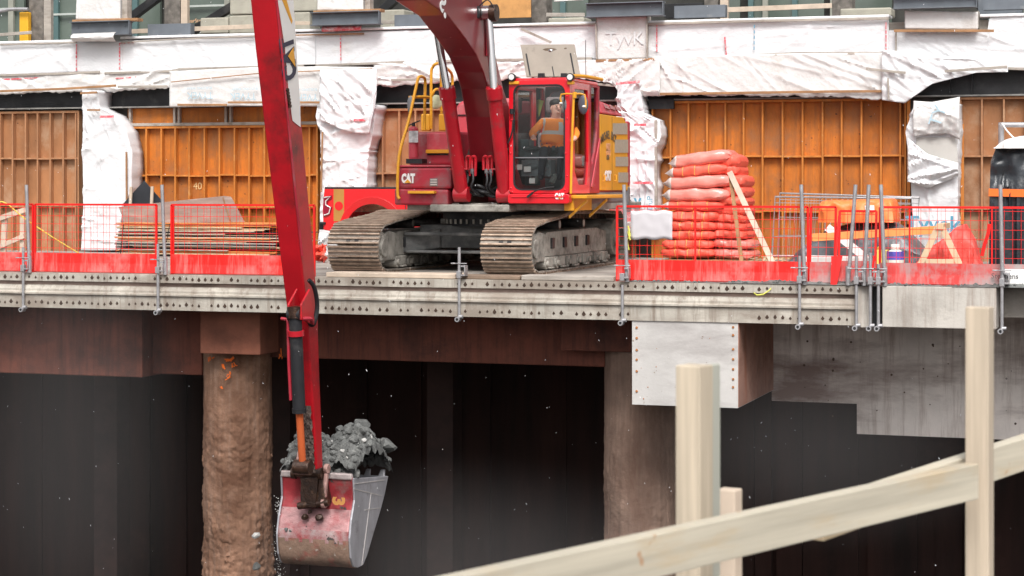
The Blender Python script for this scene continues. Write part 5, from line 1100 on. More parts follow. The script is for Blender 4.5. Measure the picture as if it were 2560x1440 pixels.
# ================================================================ OPERATOR
def skinbody(name, nodes, edges, parent_loc):
    me = bpy.data.meshes.new(name+'_s'); me.from_pydata([Vector(n[0]) for n in nodes], edges, [])
    ob = bpy.data.objects.new(name+'_s', me); col.objects.link(ob)
    ob.modifiers.new('k', 'SKIN'); sv = me.skin_vertices[0].data if len(me.skin_vertices) else None
    if sv is None:
        bm = bmesh.new(); bm.from_mesh(me); bm.verts.layers.skin.verify(); bm.to_mesh(me); bm.free(); sv = me.skin_vertices[0].data
    for i, n in enumerate(nodes):
        r = n[1]; sv[i].radius = (r, r) if not isinstance(r, tuple) else r; sv[i].use_root = (i == 0)
    s = ob.modifiers.new('s', 'SUBSURF'); s.levels = s.render_levels = 2; ob.modifiers['k'].use_smooth_shade = True
    dg = bpy.context.evaluated_depsgraph_get(); dg.update(); ev = ob.evaluated_get(dg)
    m2 = bpy.data.meshes.new_from_object(ev, depsgraph=dg); bpy.data.objects.remove(ob); return m2
N = []; E_ = []
def nd(p, r, par=None):
    N.append((Vector(p), r)); i = len(N)-1
    if par is not None: E_.append((par, i))
    return i
PY = 2.80
pel = nd(WY(1386, 372, PY), .17); bel = nd(WY(1383, 352, PY-.16), (.26, .22), pel); ch = nd(WY(1386, 326, PY-.06), (.21, .17), bel); uc = nd(WY(1388, 309, PY), (.19, .13), ch)
nk = nd(WY(1389, 297, PY), .075, uc); hb = nd(WY(1391, 285, PY-.03), .082, nk); hm = nd(WY(1391, 270, PY-.02), (.088, .105), hb); ht = nd(WY(1389, 256, PY), .085, hm)
fdir = Vector((.62, -.78, 0)).normalized()
hands = []
def arm(sh, el, wr, pa, fd):
    a = nd(*sh, uc); b = nd(*el, a); c = nd(*wr, b); p = nd(*pa, c); hands.append(Vector(pa[0]))
    d = fd.normalized(); s = d.cross(FZ).normalized()
    for k in range(4):
        q = Vector(pa[0])+d*.055+s*(.030-.020*k); L_ = (.030, .036, .034, .026)[k]
        f1 = nd(q+Vector((0, 0, .0)), .0105, p); f2 = nd(q+d*L_+Vector((0, 0, -.008)), .010, f1); nd(q+d*L_*1.6+Vector((0, 0, -.032)), .008, f2)
    q = Vector(pa[0])+s*.04; t1 = nd(q, .012, p); nd(q+d*.045+s*.015+Vector((0, 0, -.012)), .0095, t1)
arm((WY(1357, 306, PY), .085), (WY(1331, 334, PY-.2), .078), (WY(1333, 343, PY-.42), .042), (WY(1336, 345, PY-.50), .034), Vector((.25, -.95, -.1)))
arm((WY(1421, 308, PY), .085), (WY(1441, 335, PY-.2), .078), (WY(1436, 347, PY-.42), .042), (WY(1434, 349, PY-.50), .034), Vector((-.2, -.95, -.1)))
for kx, ax in ((1360, 1352), (1406, 1398)):
    h_ = nd(WY((kx+1386)/2, 374, PY-.1), .12, pel); k_ = nd(WY(kx, 374, PY-.42), .09, h_); a_ = nd(WY(ax, 440, PY-.44), .05, k_); nd(WY(ax, 447, PY-.56), .04, a_)
loc = N[0][0].copy(); loc.z -= .17
m2 = skinbody('person', N, E_, loc)
m2.transform(Matrix.Translation(-loc)); m2.materials.clear()
for mm in (hivis, skin, trous, reflt): m2.materials.append(mm)
zn = N[nk][0].z; zbel = N[bel][0].z
for p in m2.polygons:
    c = p.center+loc; mi = 0
    if c.z > zn-.0: mi = 1
    elif min((c-h).length for h in hands) < .11: mi = 1
    elif c.z < zbel-.10: mi = 2
    elif abs(c.z-(zbel+.14)) < .022 and abs(c.x-N[ch][0].x) < .26: mi = 3
    elif c.z > zbel+.15 and (abs(abs(c.x-N[uc][0].x)-.155) < .022): mi = 3
    p.material_index = mi; p.use_smooth = True
op = bpy.data.objects.new('person', m2); col.objects.link(op); op.location = loc; op['_o'] = tuple(loc)
tag(op, 'dark haired operator in orange hi-vis top seated in the cab looking to the right', 'person')
hc = N[hm][0]; side = Vector((fdir.y, -fdir.x, 0))
B = MB()
B.ball(hc+Vector((0, 0, .085))-fdir*.035, .105, .108, .075, 18, f=lambda d: .05*noise.noise(d*6)); B.ball(hc-fdir*.055+Vector((0, 0, .015)), .088, .088, .10, 14)
B.build('hair', hairm, op)
B = MB(); B.prism([hc+fdir*.10+Vector((0, 0, .03))+side*.010, hc+fdir*.10+Vector((0, 0, .03))-side*.010, hc+fdir*.135+Vector((0, 0, -.022))-side*.016, hc+fdir*.135+Vector((0, 0, -.022))+side*.016], -fdir*.03+Vector((0, 0, -.006)))
B.ball(hc+fdir*.085+Vector((0, 0, -.075)), .035, .035, .03, 10)
for s in (-1, 1): B.ball(hc+side*s*.088+Vector((0, 0, -.005))-fdir*.01, .02, .02, .035, 8)
B.build('face_features', skin, op, bevel=.004)
B = MB()
for s in (-1, 1):
    B.ball(hc+fdir*.098+side*s*.036+Vector((0, 0, .018)), .014, .014, .008, 8); B.bar(hc+fdir*.103+side*s*.02+Vector((0, 0, .038)), hc+fdir*.092+side*s*.055+Vector((0, 0, .038)), .012, .009)
B.bar(hc+fdir*.112-side*.025+Vector((0, 0, -.052)), hc+fdir*.112+side*.025+Vector((0, 0, -.052)), .01, .006)
B.build('eyes_and_brows', hairm, op)
B = MB(); t_ = N[nk][0]+Vector((0, 0, -.01))
ring = [t_+Vector((.085*math.cos(a), -.0+.085*math.sin(a), -.01+.02*math.sin(a))) for a in [2*math.pi*k/16 for k in range(17)]]
B.path(ring, .016, 6, sub=1); B.build('collar', black, op)

# ================================================================ PICKUP
TY = 7.25; TW = 1.95
T0 = XY(806, TY); TK = empty('pickup_truck', (T0+2.9, TY+1, 0)); tag(TK, 'bright red pickup truck parked behind the excavator with gold stripe on its bed', 'pickup truck')
ax1 = XY(928, TY)+.02; ax2 = ax1+3.7; zr = 1.40
def arch(cx, r, z0, n=12): return [(cx+r*math.cos(math.pi-math.pi*k/n), z0+r*math.sin(math.pi-math.pi*k/n)*1.0) for k in range(n+1)]
lo = [(T0+.02, .58), (T0, 1.0), (T0+.04, zr)]
up_ = [(T0+2.0, zr+.0), (T0+2.02, zr+.06), (T0+2.25, 1.93), (T0+3.5, 1.95), (T0+4.35, 1.42), (T0+5.6, 1.27), (T0+5.82, 1.05), (T0+5.85, .55)]
body = lo+up_+[(ax2+.52, .50)]+arch(ax2, .50, .52)[::-1]+[(ax1+.60, .50)]+arch(ax1, .58, .52)[::-1]+[(ax1-.60, .50)]
B = MB(); B.prism([(x, TY, z) for x, z in body], (0, TW, 0)); tb_ = B.build('body', truckred, TK, bevel=.03)
B = MB(); B.box(T0+.05, T0+1.98, TY-.005, TY+.12, zr-.01, zr+.03); B.build('bed_rail_cap', black, TK, bevel=.01)
B = MB(); B.ring([(x, TY-.012-.04, z) for x, z in arch(ax1, .70, .54, 16)+[(ax1+.70, .5), (ax1-.70, .5)]], [(x, TY-.012, z) for x, z in arch(ax1, .575, .52, 16)+[(ax1+.575, .5), (ax1-.575, .5)]], (0, .05, 0)); B.build('wheel_arch_flare', truckred, TK, bevel=.006)
for cx in (ax1, ax2):
    for y in (TY+.02, TY+TW-.28):
        B = MB(); B.tube((cx, y, .40), (cx, y+.26, .40), .40, n=28); w_ = B.build('wheel', black, TK, bevel=.02); B = MB(); B.tube((cx, y-.01, .40), (cx, y+.03, .40), .24, n=20); B.build('rim', galv, w_)
B = MB(); B.box(T0+2.1, T0+3.9, TY-.004, TY+.004, 1.46, 1.84); B.build('side_window', dglass, TK)
B = MB(); q = [(808, 492), (829, 488), (829, 496), (818, 502), (818, 512), (829, 518), (824, 536), (808, 541)]
B.prism([WY(px, py, TY-.03) for px, py in q], (0, .06, 0)); tl = B.build('tail_light', tail, TK, bevel=.006)
B = MB(); q2 = [WY(px, py, TY-.035) for px, py in [(810, 494), (826, 491), (814, 503), (814, 512), (826, 519), (822, 534), (810, 538)]]; B.path(q2, .012, 5, sub=1); B.build('light_strip', lampm, tl)
B = MB(); pxbox(B, 834, 473, 860, 553, TY-.004, .003); st2 = B.build('gold_stripe', gold, TK)
B = MB(); p = WY(847, 515, TY-.008); B.tube(p, p+Vector((0, .003, 0)), .09, n=18); B.build('stripe_badge', truckred, st2)
B = MB(); pxbox(B, 1013, 478, 1015, 560, TY-.004, .003); B.build('door_gap', black, TK)
text('MICHAEL BROS', .13, mat('gold_lettering', (.50, .22, .05), .5), WY(1103, 521, TY-.006), FX, FZ, TK, 'lettering', .003, .002)
B = MB(); pxbox(B, 797, 555, 812, 562, TY-.05, 1.9); B.box(T0-.1, T0+.05, TY+.05, TY+TW-.05, .58, .72); B.build('rear_bumper', dark, TK, bevel=.02)
B = MB(); B.prism([(T0+5.5, TY-.01, 1.0), (T0+5.84, TY-.01, .95), (T0+5.80, TY-.01, 1.12), (T0+5.45, TY-.01, 1.16)], (0, .3, 0)); B.box(T0+5.6, T0+5.95, TY+.0, TY+TW, .55, .75); B.build('front_lamp_and_bumper', lampm, TK, bevel=.02)

# ================================================================ BARRIERS AND POSTS
YBR = .16
def barrier(px0, px1, label, mids=(), toe_m=toe, lean=0, zb=.0, wires=6, gap=.118, Y=YBR, toeH=.33, top=1.14, seed=0, skew=0):
    x0, x1 = XY(px0, Y), XY(px1, Y); E = empty('safety_barrier', ((x0+x1)/2, Y, zb)); tag(E, label, 'safety barrier', 'red mesh edge barriers')
    def P(x, z, dy=0): return Vector((x+skew*(z-zb), Y+dy+lean*(z-zb), z))
    F = MB(); t = .032
    F.bar(P(x0, zb), P(x0, top), t, t); F.bar(P(x1, zb), P(x1, top), t, t); F.bar(P(x0, top), P(x1, top), t, t)
    for m_ in mids: F.bar(P(XY(m_, Y), zb), P(XY(m_, Y), top), .022, .022)
    F.build('frame', bred, E)
    W_ = MB(); r = random.Random(seed); x = x0+gap
    while x < x1-.03:
        W_.bar(P(x, zb+toeH-.02), P(x, top), .0055, .0055); x += gap
        if int(x*10) % 3 == 0: W_.bar(P(x-gap*.55, zb+toeH), P(x-gap*.55, top), .003, .003)
    for k in range(wires):
        z = zb+toeH+(top-zb-toeH)*(k+.6)/wires; W_.bar(P(x0, z), P(x1, z), .007, .007)
    W_.build('mesh', bred, E)
    T = MB(); n = max(4, int((x1-x0)/.12)); rows = []
    for i in range(n+1):
        x = x0+(x1-x0)*i/n; k = (i % 2)*.004; rows.append([P(x, zb+.012, -.02+k), P(x, zb+.03, -.032+k), P(x, zb+toeH*.5, -.02+k), P(x, zb+toeH, -.02+k)])
    T.grid(rows, 0, False); T.build('toe_board', toe_m, E, solid=.006); return E
barrier(-150, 82, 'red mesh barrier panel at the far left edge of the deck', seed=1)
barrier(88, 391, 'red mesh barrier panel between the first two grey guard posts', seed=2)
barrier(429, 786, 'red mesh barrier panel with flaking toe board behind the excavator stick', toe_m=toe, seed=3, mids=(434,))
barrier(1543, 2020, 'long red mesh barrier in front of the red blanket stack', mids=(1738,), seed=4)
barrier(2024, 2086, 'short bent red barrier panel tilting over the mud', toe_m=toem, zb=.0, skew=.02, seed=5)
barrier(2096, 2188, 'narrow mud splashed red barrier panel between the leaning pipes', toe_m=toem, seed=6, lean=.12, zb=.02, top=1.08)
barrier(2200, 2700, 'red barrier with grey muddy toe board at the right end', mids=(2274, 2480), toe_m=toem, seed=7)
B = MB(); B.prism([WY(2078, 640, .05), WY(2106, 640, .05), WY(2090, 722, .0), WY(2076, 724, .0)], (0, .02, 0)); B.bar(WY(2098, 540, .1), WY(2084, 700, .03), .03, .03); B.bar(WY(2186, 640, .1), WY(2178, 700, .08), .03, .03)
o = B.build('bent_barrier_piece', bred); tag(o, 'bent red barrier post and plate pointing down into the mud', 'barrier piece')
B = MB(); rows = []
for j in range(9):
    rows.append([WY(1577+(1681-1577)*i/14, 527+(598-527)*j/8+2*math.sin(i), .11)+Vector((0, .012*noise.noise(Vector((i*.4, j*.4, 0))), 0)) for i in range(15)])
B.grid(rows); o = B.build('white_notice_sheet', mat('white_mesh_sheet', (.58, .55, .57), .6, var=.06), solid=.004); tag(o, 'blank whitish sheet tied to the red barrier beside the crawler track', 'notice')
B = MB(); B.box(XY(2508, .10), XY(2600, .10), .085, .11, ZY(2530, 711, .1), ZY(2530, 673, .1)); o = B.build('sign_board', white, bevel=.004); tag(o, 'white name board on the toe of the barrier at the right edge', 'sign')
text('Stephens', .105, mat('dark_grey_print', (.10, .10, .10), .5), (XY(2512, .08), .082, ZY(2530, 691, .1)), FX, FZ, o, 'lettering', 0, .002, align='CENTER')

def guard(px, pxu, label, upper=True, lower_top=618, tilt=0, low=True, bot=-.60):
    yy = -.06; x = XY(px, yy); xu = XY(pxu, yy+.05); E = empty('guard_post', (x, yy, 0)); tag(E, label, 'guard post', 'galvanised guard posts clamped to the deck edge')
    r = .023
    if low:
        B = MB(); B.tube((x, yy, bot), (x, yy, ZY(px, lower_top, yy)), r, n=12); B.build('lower_tube', galv, E)
        B = MB(); B.tube((x-.02, yy-.05, bot-.02), (x-.02, yy+.06, bot-.02), .04, n=14); B.tube((x-.02, yy-.052, bot-.02), (x-.02, yy-.04, bot-.02), .022, n=10, mi=1); B.tube((x, yy, bot+.02), (x+.06, yy, bot+.02), .03, n=10); B.build('foot_ring', [galv, dark], E)
    if upper:
        xb = xu-tilt; B = MB(); B.tube((xb+.03, yy+.05, .02), (xu, yy+.05, 1.47), .029, n=12); B.tube((xb+.03, yy+.05, -.0), (xb+.029, yy+.05, .28), .036, n=12); B.build('upper_tube', galv, E)
    if low:
        B = MB(); B.box(x-.035, x+.035, yy-.04, yy+.04, .02, .13); B.box(x-.10, x+.13, yy-.03, yy-.01, .24, .255); B.box(x+.03, x+.10, yy-.02, yy+.12, .05, .075); B.box(x+.03, x+.10, yy-.02, yy+.12, .19, .215); B.box(x+.085, x+.10, yy-.02, yy+.12, .076, .189)
        B.tube((x-.13, yy-.02, .247), (x-.06, yy-.02, .247), .012, n=8); B.build('clamp', galv, E, bevel=.004)
    return E
guard(58, 66, 'grey guard post nearest the left edge of the deck', tilt=-.03)
guard(395, 405, 'grey guard post between the two left barrier panels', tilt=-.03, lower_top=610)
guard(1148, 1152, 'short grey guard post standing alone between the crawler tracks', upper=False, lower_top=618)
guard(1556, 1560, 'grey guard post at the corner of the barrier beside the right track', tilt=-.02, lower_top=712)
guard(1999, 2003, 'grey guard post in front of the stacked temporary fence', lower_top=640, tilt=-.02)
guard(2141, 2139, 'leaning grey guard post just left of the close pair', lower_top=640, tilt=.14)
guard(2176, 2172, 'left post of the close pair above the dark joint', lower_top=632, tilt=.10)
guard(2196, 2202, 'right post of the close pair above the dark joint', lower_top=660, tilt=-.03)
guard(2505, 2501, 'grey guard post in front of the black cover at the right', lower_top=712)
# mud
def heap(name, px0, px1, y0, y1, h, m, label, seed, n=90, rocks=60, cat=None, hf=None):
    B = MB(); x0, x1 = XY(px0, y0), XY(px1, y0); rows = []
    for i in range(n+1):
        x = x0+(x1-x0)*i/n; u = i/n; row = []
        e = (hf(u) if hf else 1)*min(1, 8*u, 8*(1-u))
        for j in range(13):
            v = j/12; y = y0+(y1-y0)*v
            z = .003+h*e*math.sin(math.pi*v)**.6*(.55+.6*noise.noise(Vector((x*3.1, y*4, seed)))+.35*noise.noise(Vector((x*11, y*11, seed)))); row.append(Vector((x, y, max(.0015, z))))
        rows.append(row)
    B.grid(rows, 0, False); r = random.Random(seed)
    for k in range(rocks):
        p = rows[r.randrange(3, n-2)][r.randrange(1, 9)]; rockblob(B, p, r.uniform(.01, .035), seed*100+k)
    o = B.build(name, m, weld=False); tag(o, label, cat, kind='stuff'); return o
heap('mud', 1800, 2176, -.015, .5, .075, mud, 'wet grey mud piled along the deck edge under the right barriers', 3, 120, 130)
heap('mud', 2380, 2600, -.03, .5, .12, mud, 'grey mud heap at the foot of the barrier at the right end', 5, 60, 50, hf=lambda u: .3+.7*u)
heap('mud', 1560, 1810, .02, .15, .02, mud, 'thin line of grey mud along the barrier foot', 7, 60, 30)
heap('mud', 2210, 2400, -.015, .15, .035, mud, 'thin line of mud right of the dark joint', 8, 60, 30)
# crumbs of dirt across deck
heap('dirt', 800, 1540, .58, 1.3, .02, mat('pale_dirt', (.26, .23, .20), .9, var=.4, bump=.6), 'trodden dirt in front of the crawler tracks', 9, 120, 90)
B = MB(); pts = [WY(1884, 732, -.03), WY(1892, 738, -.05), WY(1908, 736, -.05), WY(1922, 727, -.04), WY(1928, 721, -.02)]
rows = [[p+Vector((0, 0, .012)) for p in pts], [p-Vector((0, 0, .012)) for p in pts]]; B.grid(rows); o = B.build('yellow_tape_scrap', mat('yellow_green_tape', (.70, .68, .12), .5), solid=.004); tag(o, 'scrap of yellow tape stuck on the edge beam', 'tape')
B = MB(); B.path([WY(1570, 565, .08), WY(1575, 590, .06), WY(1568, 600, .06), WY(1572, 625, .07)], .012, 5); B.bar(WY(1569, 578, .06), WY(1576, 600, .06), .04, .012); o = B.build('yellow_ribbon', MATS['yellow_green_tape']); tag(o, 'yellow ribbon tied to the barrier corner post', 'ribbon')

# ================================================================ CLUTTER RIGHT
def bag(px0, px1, pyc, Y, dep, th, m, label, tilt=0, seed=0, strap=True, endm=None, name='insulated_blanket'):
    x0, x1 = XY(px0-5, Y), XY(px1-5, Y); zc = ZY((px0+px1)/2, pyc, Y); cx = (x0+x1)/2; hx = (x1-x0)/2; B = MB(); rows = []
    nu, nv = 54, 28; r = random.Random(seed); ph = r.uniform(0, 9)
    def pt(u, v):
        t = -1+2*u; prof = max(.0, 1-abs(t)**7)**.5; prof = prof*(.9+.1*(1-t*t))
        if endm and t < -.72: prof *= max(.12, 1-(-t-.72)/.30)
        a = 2*math.pi*v; c, s = math.cos(a), math.sin(a)
        sy = math.copysign(abs(c)**.45, c); sz = math.copysign(abs(s)**.6, s)
        w = 1+.05*noise.noise(Vector((t*3+seed, c*2, s*2+ph)))
        z = zc+tilt*t*hx+sz*th/2*prof*w+.004*math.sin(t*9+ph)*prof+.012*noise.noise(Vector((t*4+seed, c*2, s*2)))+.005*noise.noise(Vector((t*20+seed, c*7, s*7)))
        return Vector((cx+t*hx+.015*noise.noise(Vector((c*3, s*3, seed))), Y+dep/2+sy*dep/2*(.6+.4*prof)*w, z))
    for i in range(nu+1): rows.append([pt(i/nu, j/nv) for j in range(nv)])
    B.grid(rows, closed=True)
    for k, f in enumerate(B.f): B.m[k] = 1 if (endm and k//nv < nu*.15) else 0
    o = B.build(name, [m, endm or m], weld=False); tag(o, label, 'blanket roll', 'red insulated blankets stacked on a pallet')
    if strap:
        B = MB()
        for u in (.30, .52, .74):
            u += r.uniform(-.02, .02); pts = [pt(u, j/nv) for j in range(nv+1)]; c0 = sum(pts, Vector())/len(pts); B.path([c0+(p-c0)*1.01 for p in pts], .006, 5, sub=1)
        B.build('strap', mat('yellow_strap', (.80, .40, .08), .5), o)
    return o
YS = 6.0
lay = [(1668, 1828, 398, .27, bagp, 'topmost blanket roll of the stack, in clear film and tilted up to the right', .13, True, False),
       (1660, 1822, 427, .24, bagr, 'second blanket roll from the top of the stack, with yellow straps', .08, True, True),
       (1652, 1832, 455, .27, bagp, 'third blanket roll from the top, pale film over pink red', .05, True, False),
       (1650, 1826, 487, .27, bagp, 'fourth blanket roll from the top, pale film with pointed end', .02, True, False),
       (1648, 1812, 515, .20, bagr, 'fifth blanket roll from the top, just above the barrier rail', .0, True, True),
       (1668, 1800, 541, .22, bagr, 'sixth blanket roll from the top, just below the barrier rail', -.0, False, True),
       (1668, 1796, 565, .20, bagr, 'seventh blanket roll from the top, behind the white sheet', 0, False, True),
       (1662, 1792, 588, .19, bagr, 'eighth blanket roll from the top of the stack', 0, False, True),
       (1653, 1786, 611, .20, bagr, 'second blanket roll from the bottom of the stack', 0, False, True),
       (1651, 1790, 633, .20, bagr, 'bottom blanket roll of the stack on the pallet', 0, False, True)]
for k, (a, b, y, th, m_, lb, ti, en, stp) in enumerate(lay): bag(a, b, y, YS, 1.0, th, m_, lb, ti, k+1, stp, film if en else None)
rl = [(1790, 1850, 402, .26), (1796, 1850, 425, .22), (1800, 1866, 452, .24), (1802, 1866, 478, .22), (1794, 1866, 503, .2), (1786, 1868, 526, .2), (1784, 1866, 546, .2), (1780, 1868, 566, .19), (1778, 1870, 586, .19), (1780, 1880, 610, .19), (1780, 1882, 636, .20)]
nm = ['first', 'second', 'third', 'fourth', 'fifth', 'sixth', 'seventh', 'eighth', 'ninth', 'tenth', 'eleventh']
for k, (a, b, y, th) in enumerate(rl): bag(a, b, y, YS+.12+(.02*(k % 2)), 1.1, th, bagr if k < 9 else bagp, nm[k]+' blanket end from the top in the right column behind the leaning boards', -.05, 40+k, False)
B = MB(); xa, xb = XY(1655, 5.9), XY(1890, 5.9)
for z0, z1 in ((0, .022), (.10, .122)):
    for k in range(6): y = 5.9+k*.22; B.box(xa, xb, y, y+.1, z0, z1)
for x in (xa, (xa+xb)/2-.05, xb-.1): B.box(x, x+.1, 5.9, 7.1, .0225, .0995)
o = B.build('pallet', brownwood); tag(o, 'wooden pallet under the red blanket stack', 'pallet')
for a, b, m_, lb, w_ in (((1825, 432, 5.7), (1855, 662, 5.2), brownwood, 'thin brown board leaning upright against the blanket stack', .07), ((1824, 430, 5.65), (1935, 664, 5.05), lumw, 'long pale board leaning across from the blanket stack', .10)):
    B = MB(); p, q = WY(*a), WY(*b); B.bar(p, q, .035, w_, up=Vector((1, 0, 0))); o = B.build('leaning_board', m_, bevel=.004); tag(o, lb, 'board')
B = MB(); r = random.Random(2)
for k in range(26):
    p = WY(r.uniform(1885, 1965), r.uniform(645, 662), 5.6); a = r.uniform(0, 3.1); d = Vector((math.cos(a), math.sin(a)*.5, .15*r.random()))*r.uniform(.1, .3); B.bar(p-d, p+d, .04, .012)
o = B.build('wood_offcuts', lum); tag(o, 'scatter of pale wood offcuts at the foot of the leaning boards', 'wood offcuts', kind='stuff')
B = MB(); pxbox(B, 1715, 620, 1765, 662, 5.6, .2); 
# temp fence panels
def tfence(pts, Y, label, nv=26, bars=(.33, .62, .9)):
    a, b, c, d = [WY(px, py, Y) for px, py in pts]; E = empty('temporary_fence', (a+b)/2*1 and ((a+b)/2)); tag(E, label, 'fence panel', 'grey temporary fence panels leaning on the wall')
    B = MB(); B.path([a, d, c, b, a], .02, 8, sub=1); B.build('frame', galv, E)
    B = MB()
    for k in range(1, nv): B.bar(a.lerp(b, k/nv), d.lerp(c, k/nv), .006, .006)
    for t in bars: B.bar(a.lerp(d, t), b.lerp(c, t), .014, .014)
    B.build('mesh', galv, E)
tfence([(1930, 640), (2270, 640), (2278, 496), (1938, 492)], 8.0, 'front grey fence panel leaning behind the orange bundle')
tfence([(1945, 640), (2290, 640), (2298, 494), (1950, 483)], 8.5, 'rear grey fence panel whose top shows above the front one', 24)
# tarps
def blob(name, outline, Y, dep, m, label, cat, amp=.05, seed=1, nf=30, n=26, flat=.5):
    """rounded heap whose silhouette follows outline (top polyline over base line) """
    xs0, xs1 = outline[0][0], outline[-1][0]; B = MB(); rows = []; zs = []
    base = max(p[1] for p in outline)
    a = WY(xs0, base, Y); b = WY(xs1, base, Y); fl = folds(seed, nf, a.x, b.x, a.z, a.z+1.2, L=(.15, .6), a=amp)
    for i in range(n*2+1):
        px = xs0+(xs1-xs0)*i/(n*2); ty = lerp_poly(outline, px); p0 = WY(px, base, Y); h = max(.02, ZY(px, ty, Y)-p0.z); row = []
        for j in range(n+1):
            t = math.pi*j/n; cy = -math.cos(t); sz = max(0., math.sin(t))
            y = Y+dep/2+math.copysign(abs(cy)**flat, cy)*dep/2; z = p0.z+h*(sz**flat)
            e = fdisp(fl, p0.x, z)+noise.noise(Vector((p0.x*4, y*4, z*4+seed)))*amp
            row.append(Vector((p0.x, y-e, z+e*.25*sz)))
        rows.append(row)
    B.grid(rows); B.add(rows[0], [list(range(n+1))]); B.add(rows[-1], [list(range(n+1))[::-1]]); o = B.build(name, m, weld=False); tag(o, label, cat); return o
blob('grey_tarpaulin', [(1962, 660), (1990, 625), (2030, 598), (2060, 572), (2110, 560), (2220, 556), (2250, 575), (2290, 620), (2312, 640)], 5.2, 1.5, gtarp, 'grey tarpaulin heap under the orange bundle', 'tarpaulin', .07, 3, 50)
blob('orange_tarpaulin', [(2044, 556), (2048, 504), (2120, 500), (2225, 496), (2233, 512), (2234, 548)], 5.0, .9, otarp, 'folded orange tarpaulin bundle on the grey tarpaulin heap', 'tarpaulin', .06, 4, 40, flat=.35)
B = MB(); B.prism([WY(px, py, 4.95) for px, py in ((2162, 514), (2185, 513), (2186, 526), (2163, 527))], (0, .02, 0)); o = B.build('paper_tag', white); tag(o, 'small white tag on the orange bundle', 'tag')
B = MB(); B.bar(WY(2031, 594, 4.5), WY(2345, 574, 4.5), .04, .13); o = B.build('orange_plank', orstrap if False else mat('orange_painted_plank', (.80, .28, .08), .6, var=.15, dirt=(.5, .35, .25, 1), da=.35), bevel=.005); tag(o, 'long orange painted plank lying across to the sawhorse', 'plank')
for a, b, lb in (((2068, 568), (2165, 645), 'white board sloping down over the grey tarpaulin'),):
    B = MB(); B.bar(WY(*a, 4.9), WY(*b, 4.9), .03, .13); o = B.build('white_board', white); tag(o, lb, 'board')
B = MB(); pxbox(B, 2012, 641, 2165, 664, 4.8, .8); o = B.build('foam_slab', mat('foam_white', (.72, .70, .68), .7, var=.12, vs=3, dirt=(.5, .46, .44, 1), da=.35), bevel=.03); tag(o, 'low whitish slab in front of the grey tarpaulin heap', 'slab')
# propane + jerrycan
E = empty('propane_tank', WZ(2239, 668, 0)); tag(E, 'white propane tank with blue label behind the right barrier', 'gas bottle'); px_ = WY(2238, 640, 4.4); B = MB(); zb0 = ZY(2238, 664, 4.4); zt0 = ZY(2238, 624, 4.4); rr = (XY(2261, 4.4)-XY(2217, 4.4))/2
rows = []
for t, q in ((0, .75), (.06, .93), (.15, 1), (.7, 1), (.85, .9), (.95, .65), (1, .35)): rows.append([Vector((px_.x+rr*q*math.cos(2*math.pi*k/20), px_.y+rr*q*math.sin(2*math.pi*k/20), zb0+(zt0-zb0)*t)) for k in range(20)])
B.grid(rows, closed=True); B.add(rows[0], [list(range(20))]); B.add(rows[-1], [list(range(20))]); B.build('tank', mat('tank_white', (.72, .70, .64), .4, var=.05), E)
B = MB(); B.tube((px_.x, px_.y, zb0+.10), (px_.x, px_.y, zb0+.24), rr*1.01, n=20, cap=False); B.build('label', mat('blue_label', (.08, .07, .35), .4, var=.3, vs=9), E)
B = MB(); B.tube((px_.x, px_.y, zt0-.02), (px_.x, px_.y, zt0+.09), rr*.5, n=14, cap=False); B.tube((px_.x, px_.y, zt0), (px_.x, px_.y, zt0+.05), .03, n=10); B.build('valve_collar', MATS['tank_white'], E, solid=.01)
B = MB(); pxbox(B, 2186, 625, 2218, 664, 4.6, .25); B.path([WY(2192, 626, 4.7), WY(2197, 618, 4.7), WY(2208, 618, 4.7), WY(2213, 626, 4.7)], .018, 6); o = B.build('jerrycan', mat('yellow_can', (.75, .55, .12), .5, var=.1), bevel=.03); tag(o, 'yellow can beside the white propane tank', 'can')
# sawhorse
def sawhorse(px0, px1, pt, pb, Y, label, m=lum):
    E = empty('sawhorse', WY((px0+px1)/2, pb, Y)); tag(E, label, 'sawhorse', 'timber sawhorses'); mid = (px0+px1)/2
    for yy in (Y, Y+.9):
        for s in (-1, 1):
            B = MB(); B.bar(WY(mid+s*6, pt, yy), WY(mid+s*(px1-px0)/2, pb, yy+.0), .04, .10); B.build('leg', m, E, bevel=.004)
        B = MB(); B.bar(WY(px0+14, pb-10, yy-.03), WY(px1-14, pb-10, yy-.03), .03, .08); B.build('brace', m, E, bevel=.004)
    a = WY(mid, pt, Y); B = MB(); B.box(a.x-.06, a.x+.06, Y-.05, Y+.97, a.z-.02, a.z+.07); B.build('top_beam', m, E, bevel=.004)
sawhorse(2300, 2400, 570, 664, 3.6, 'pale timber A-frame sawhorse behind the right barrier')
blob('red_netting', [(2286, 664), (2310, 625), (2345, 607), (2385, 570), (2410, 562), (2432, 600), (2447, 664)], 4.8, .8, mat('red_pink_netting', (.80, .10, .08), .5, var=.3, vs=6, bump=.5), 'crumpled red sheeting heap behind the sawhorse', 'sheeting', .08, 9, 40)
B = MB(); B.path([WY(2455, 640, 4.4), WY(2462, 610, 4.4), WY(2470, 585, 4.4), WY(2474, 560, 4.4)], .03, 8); o = B.build('red_pole', bred); tag(o, 'curved red pole beside the black covered crate', 'pole')
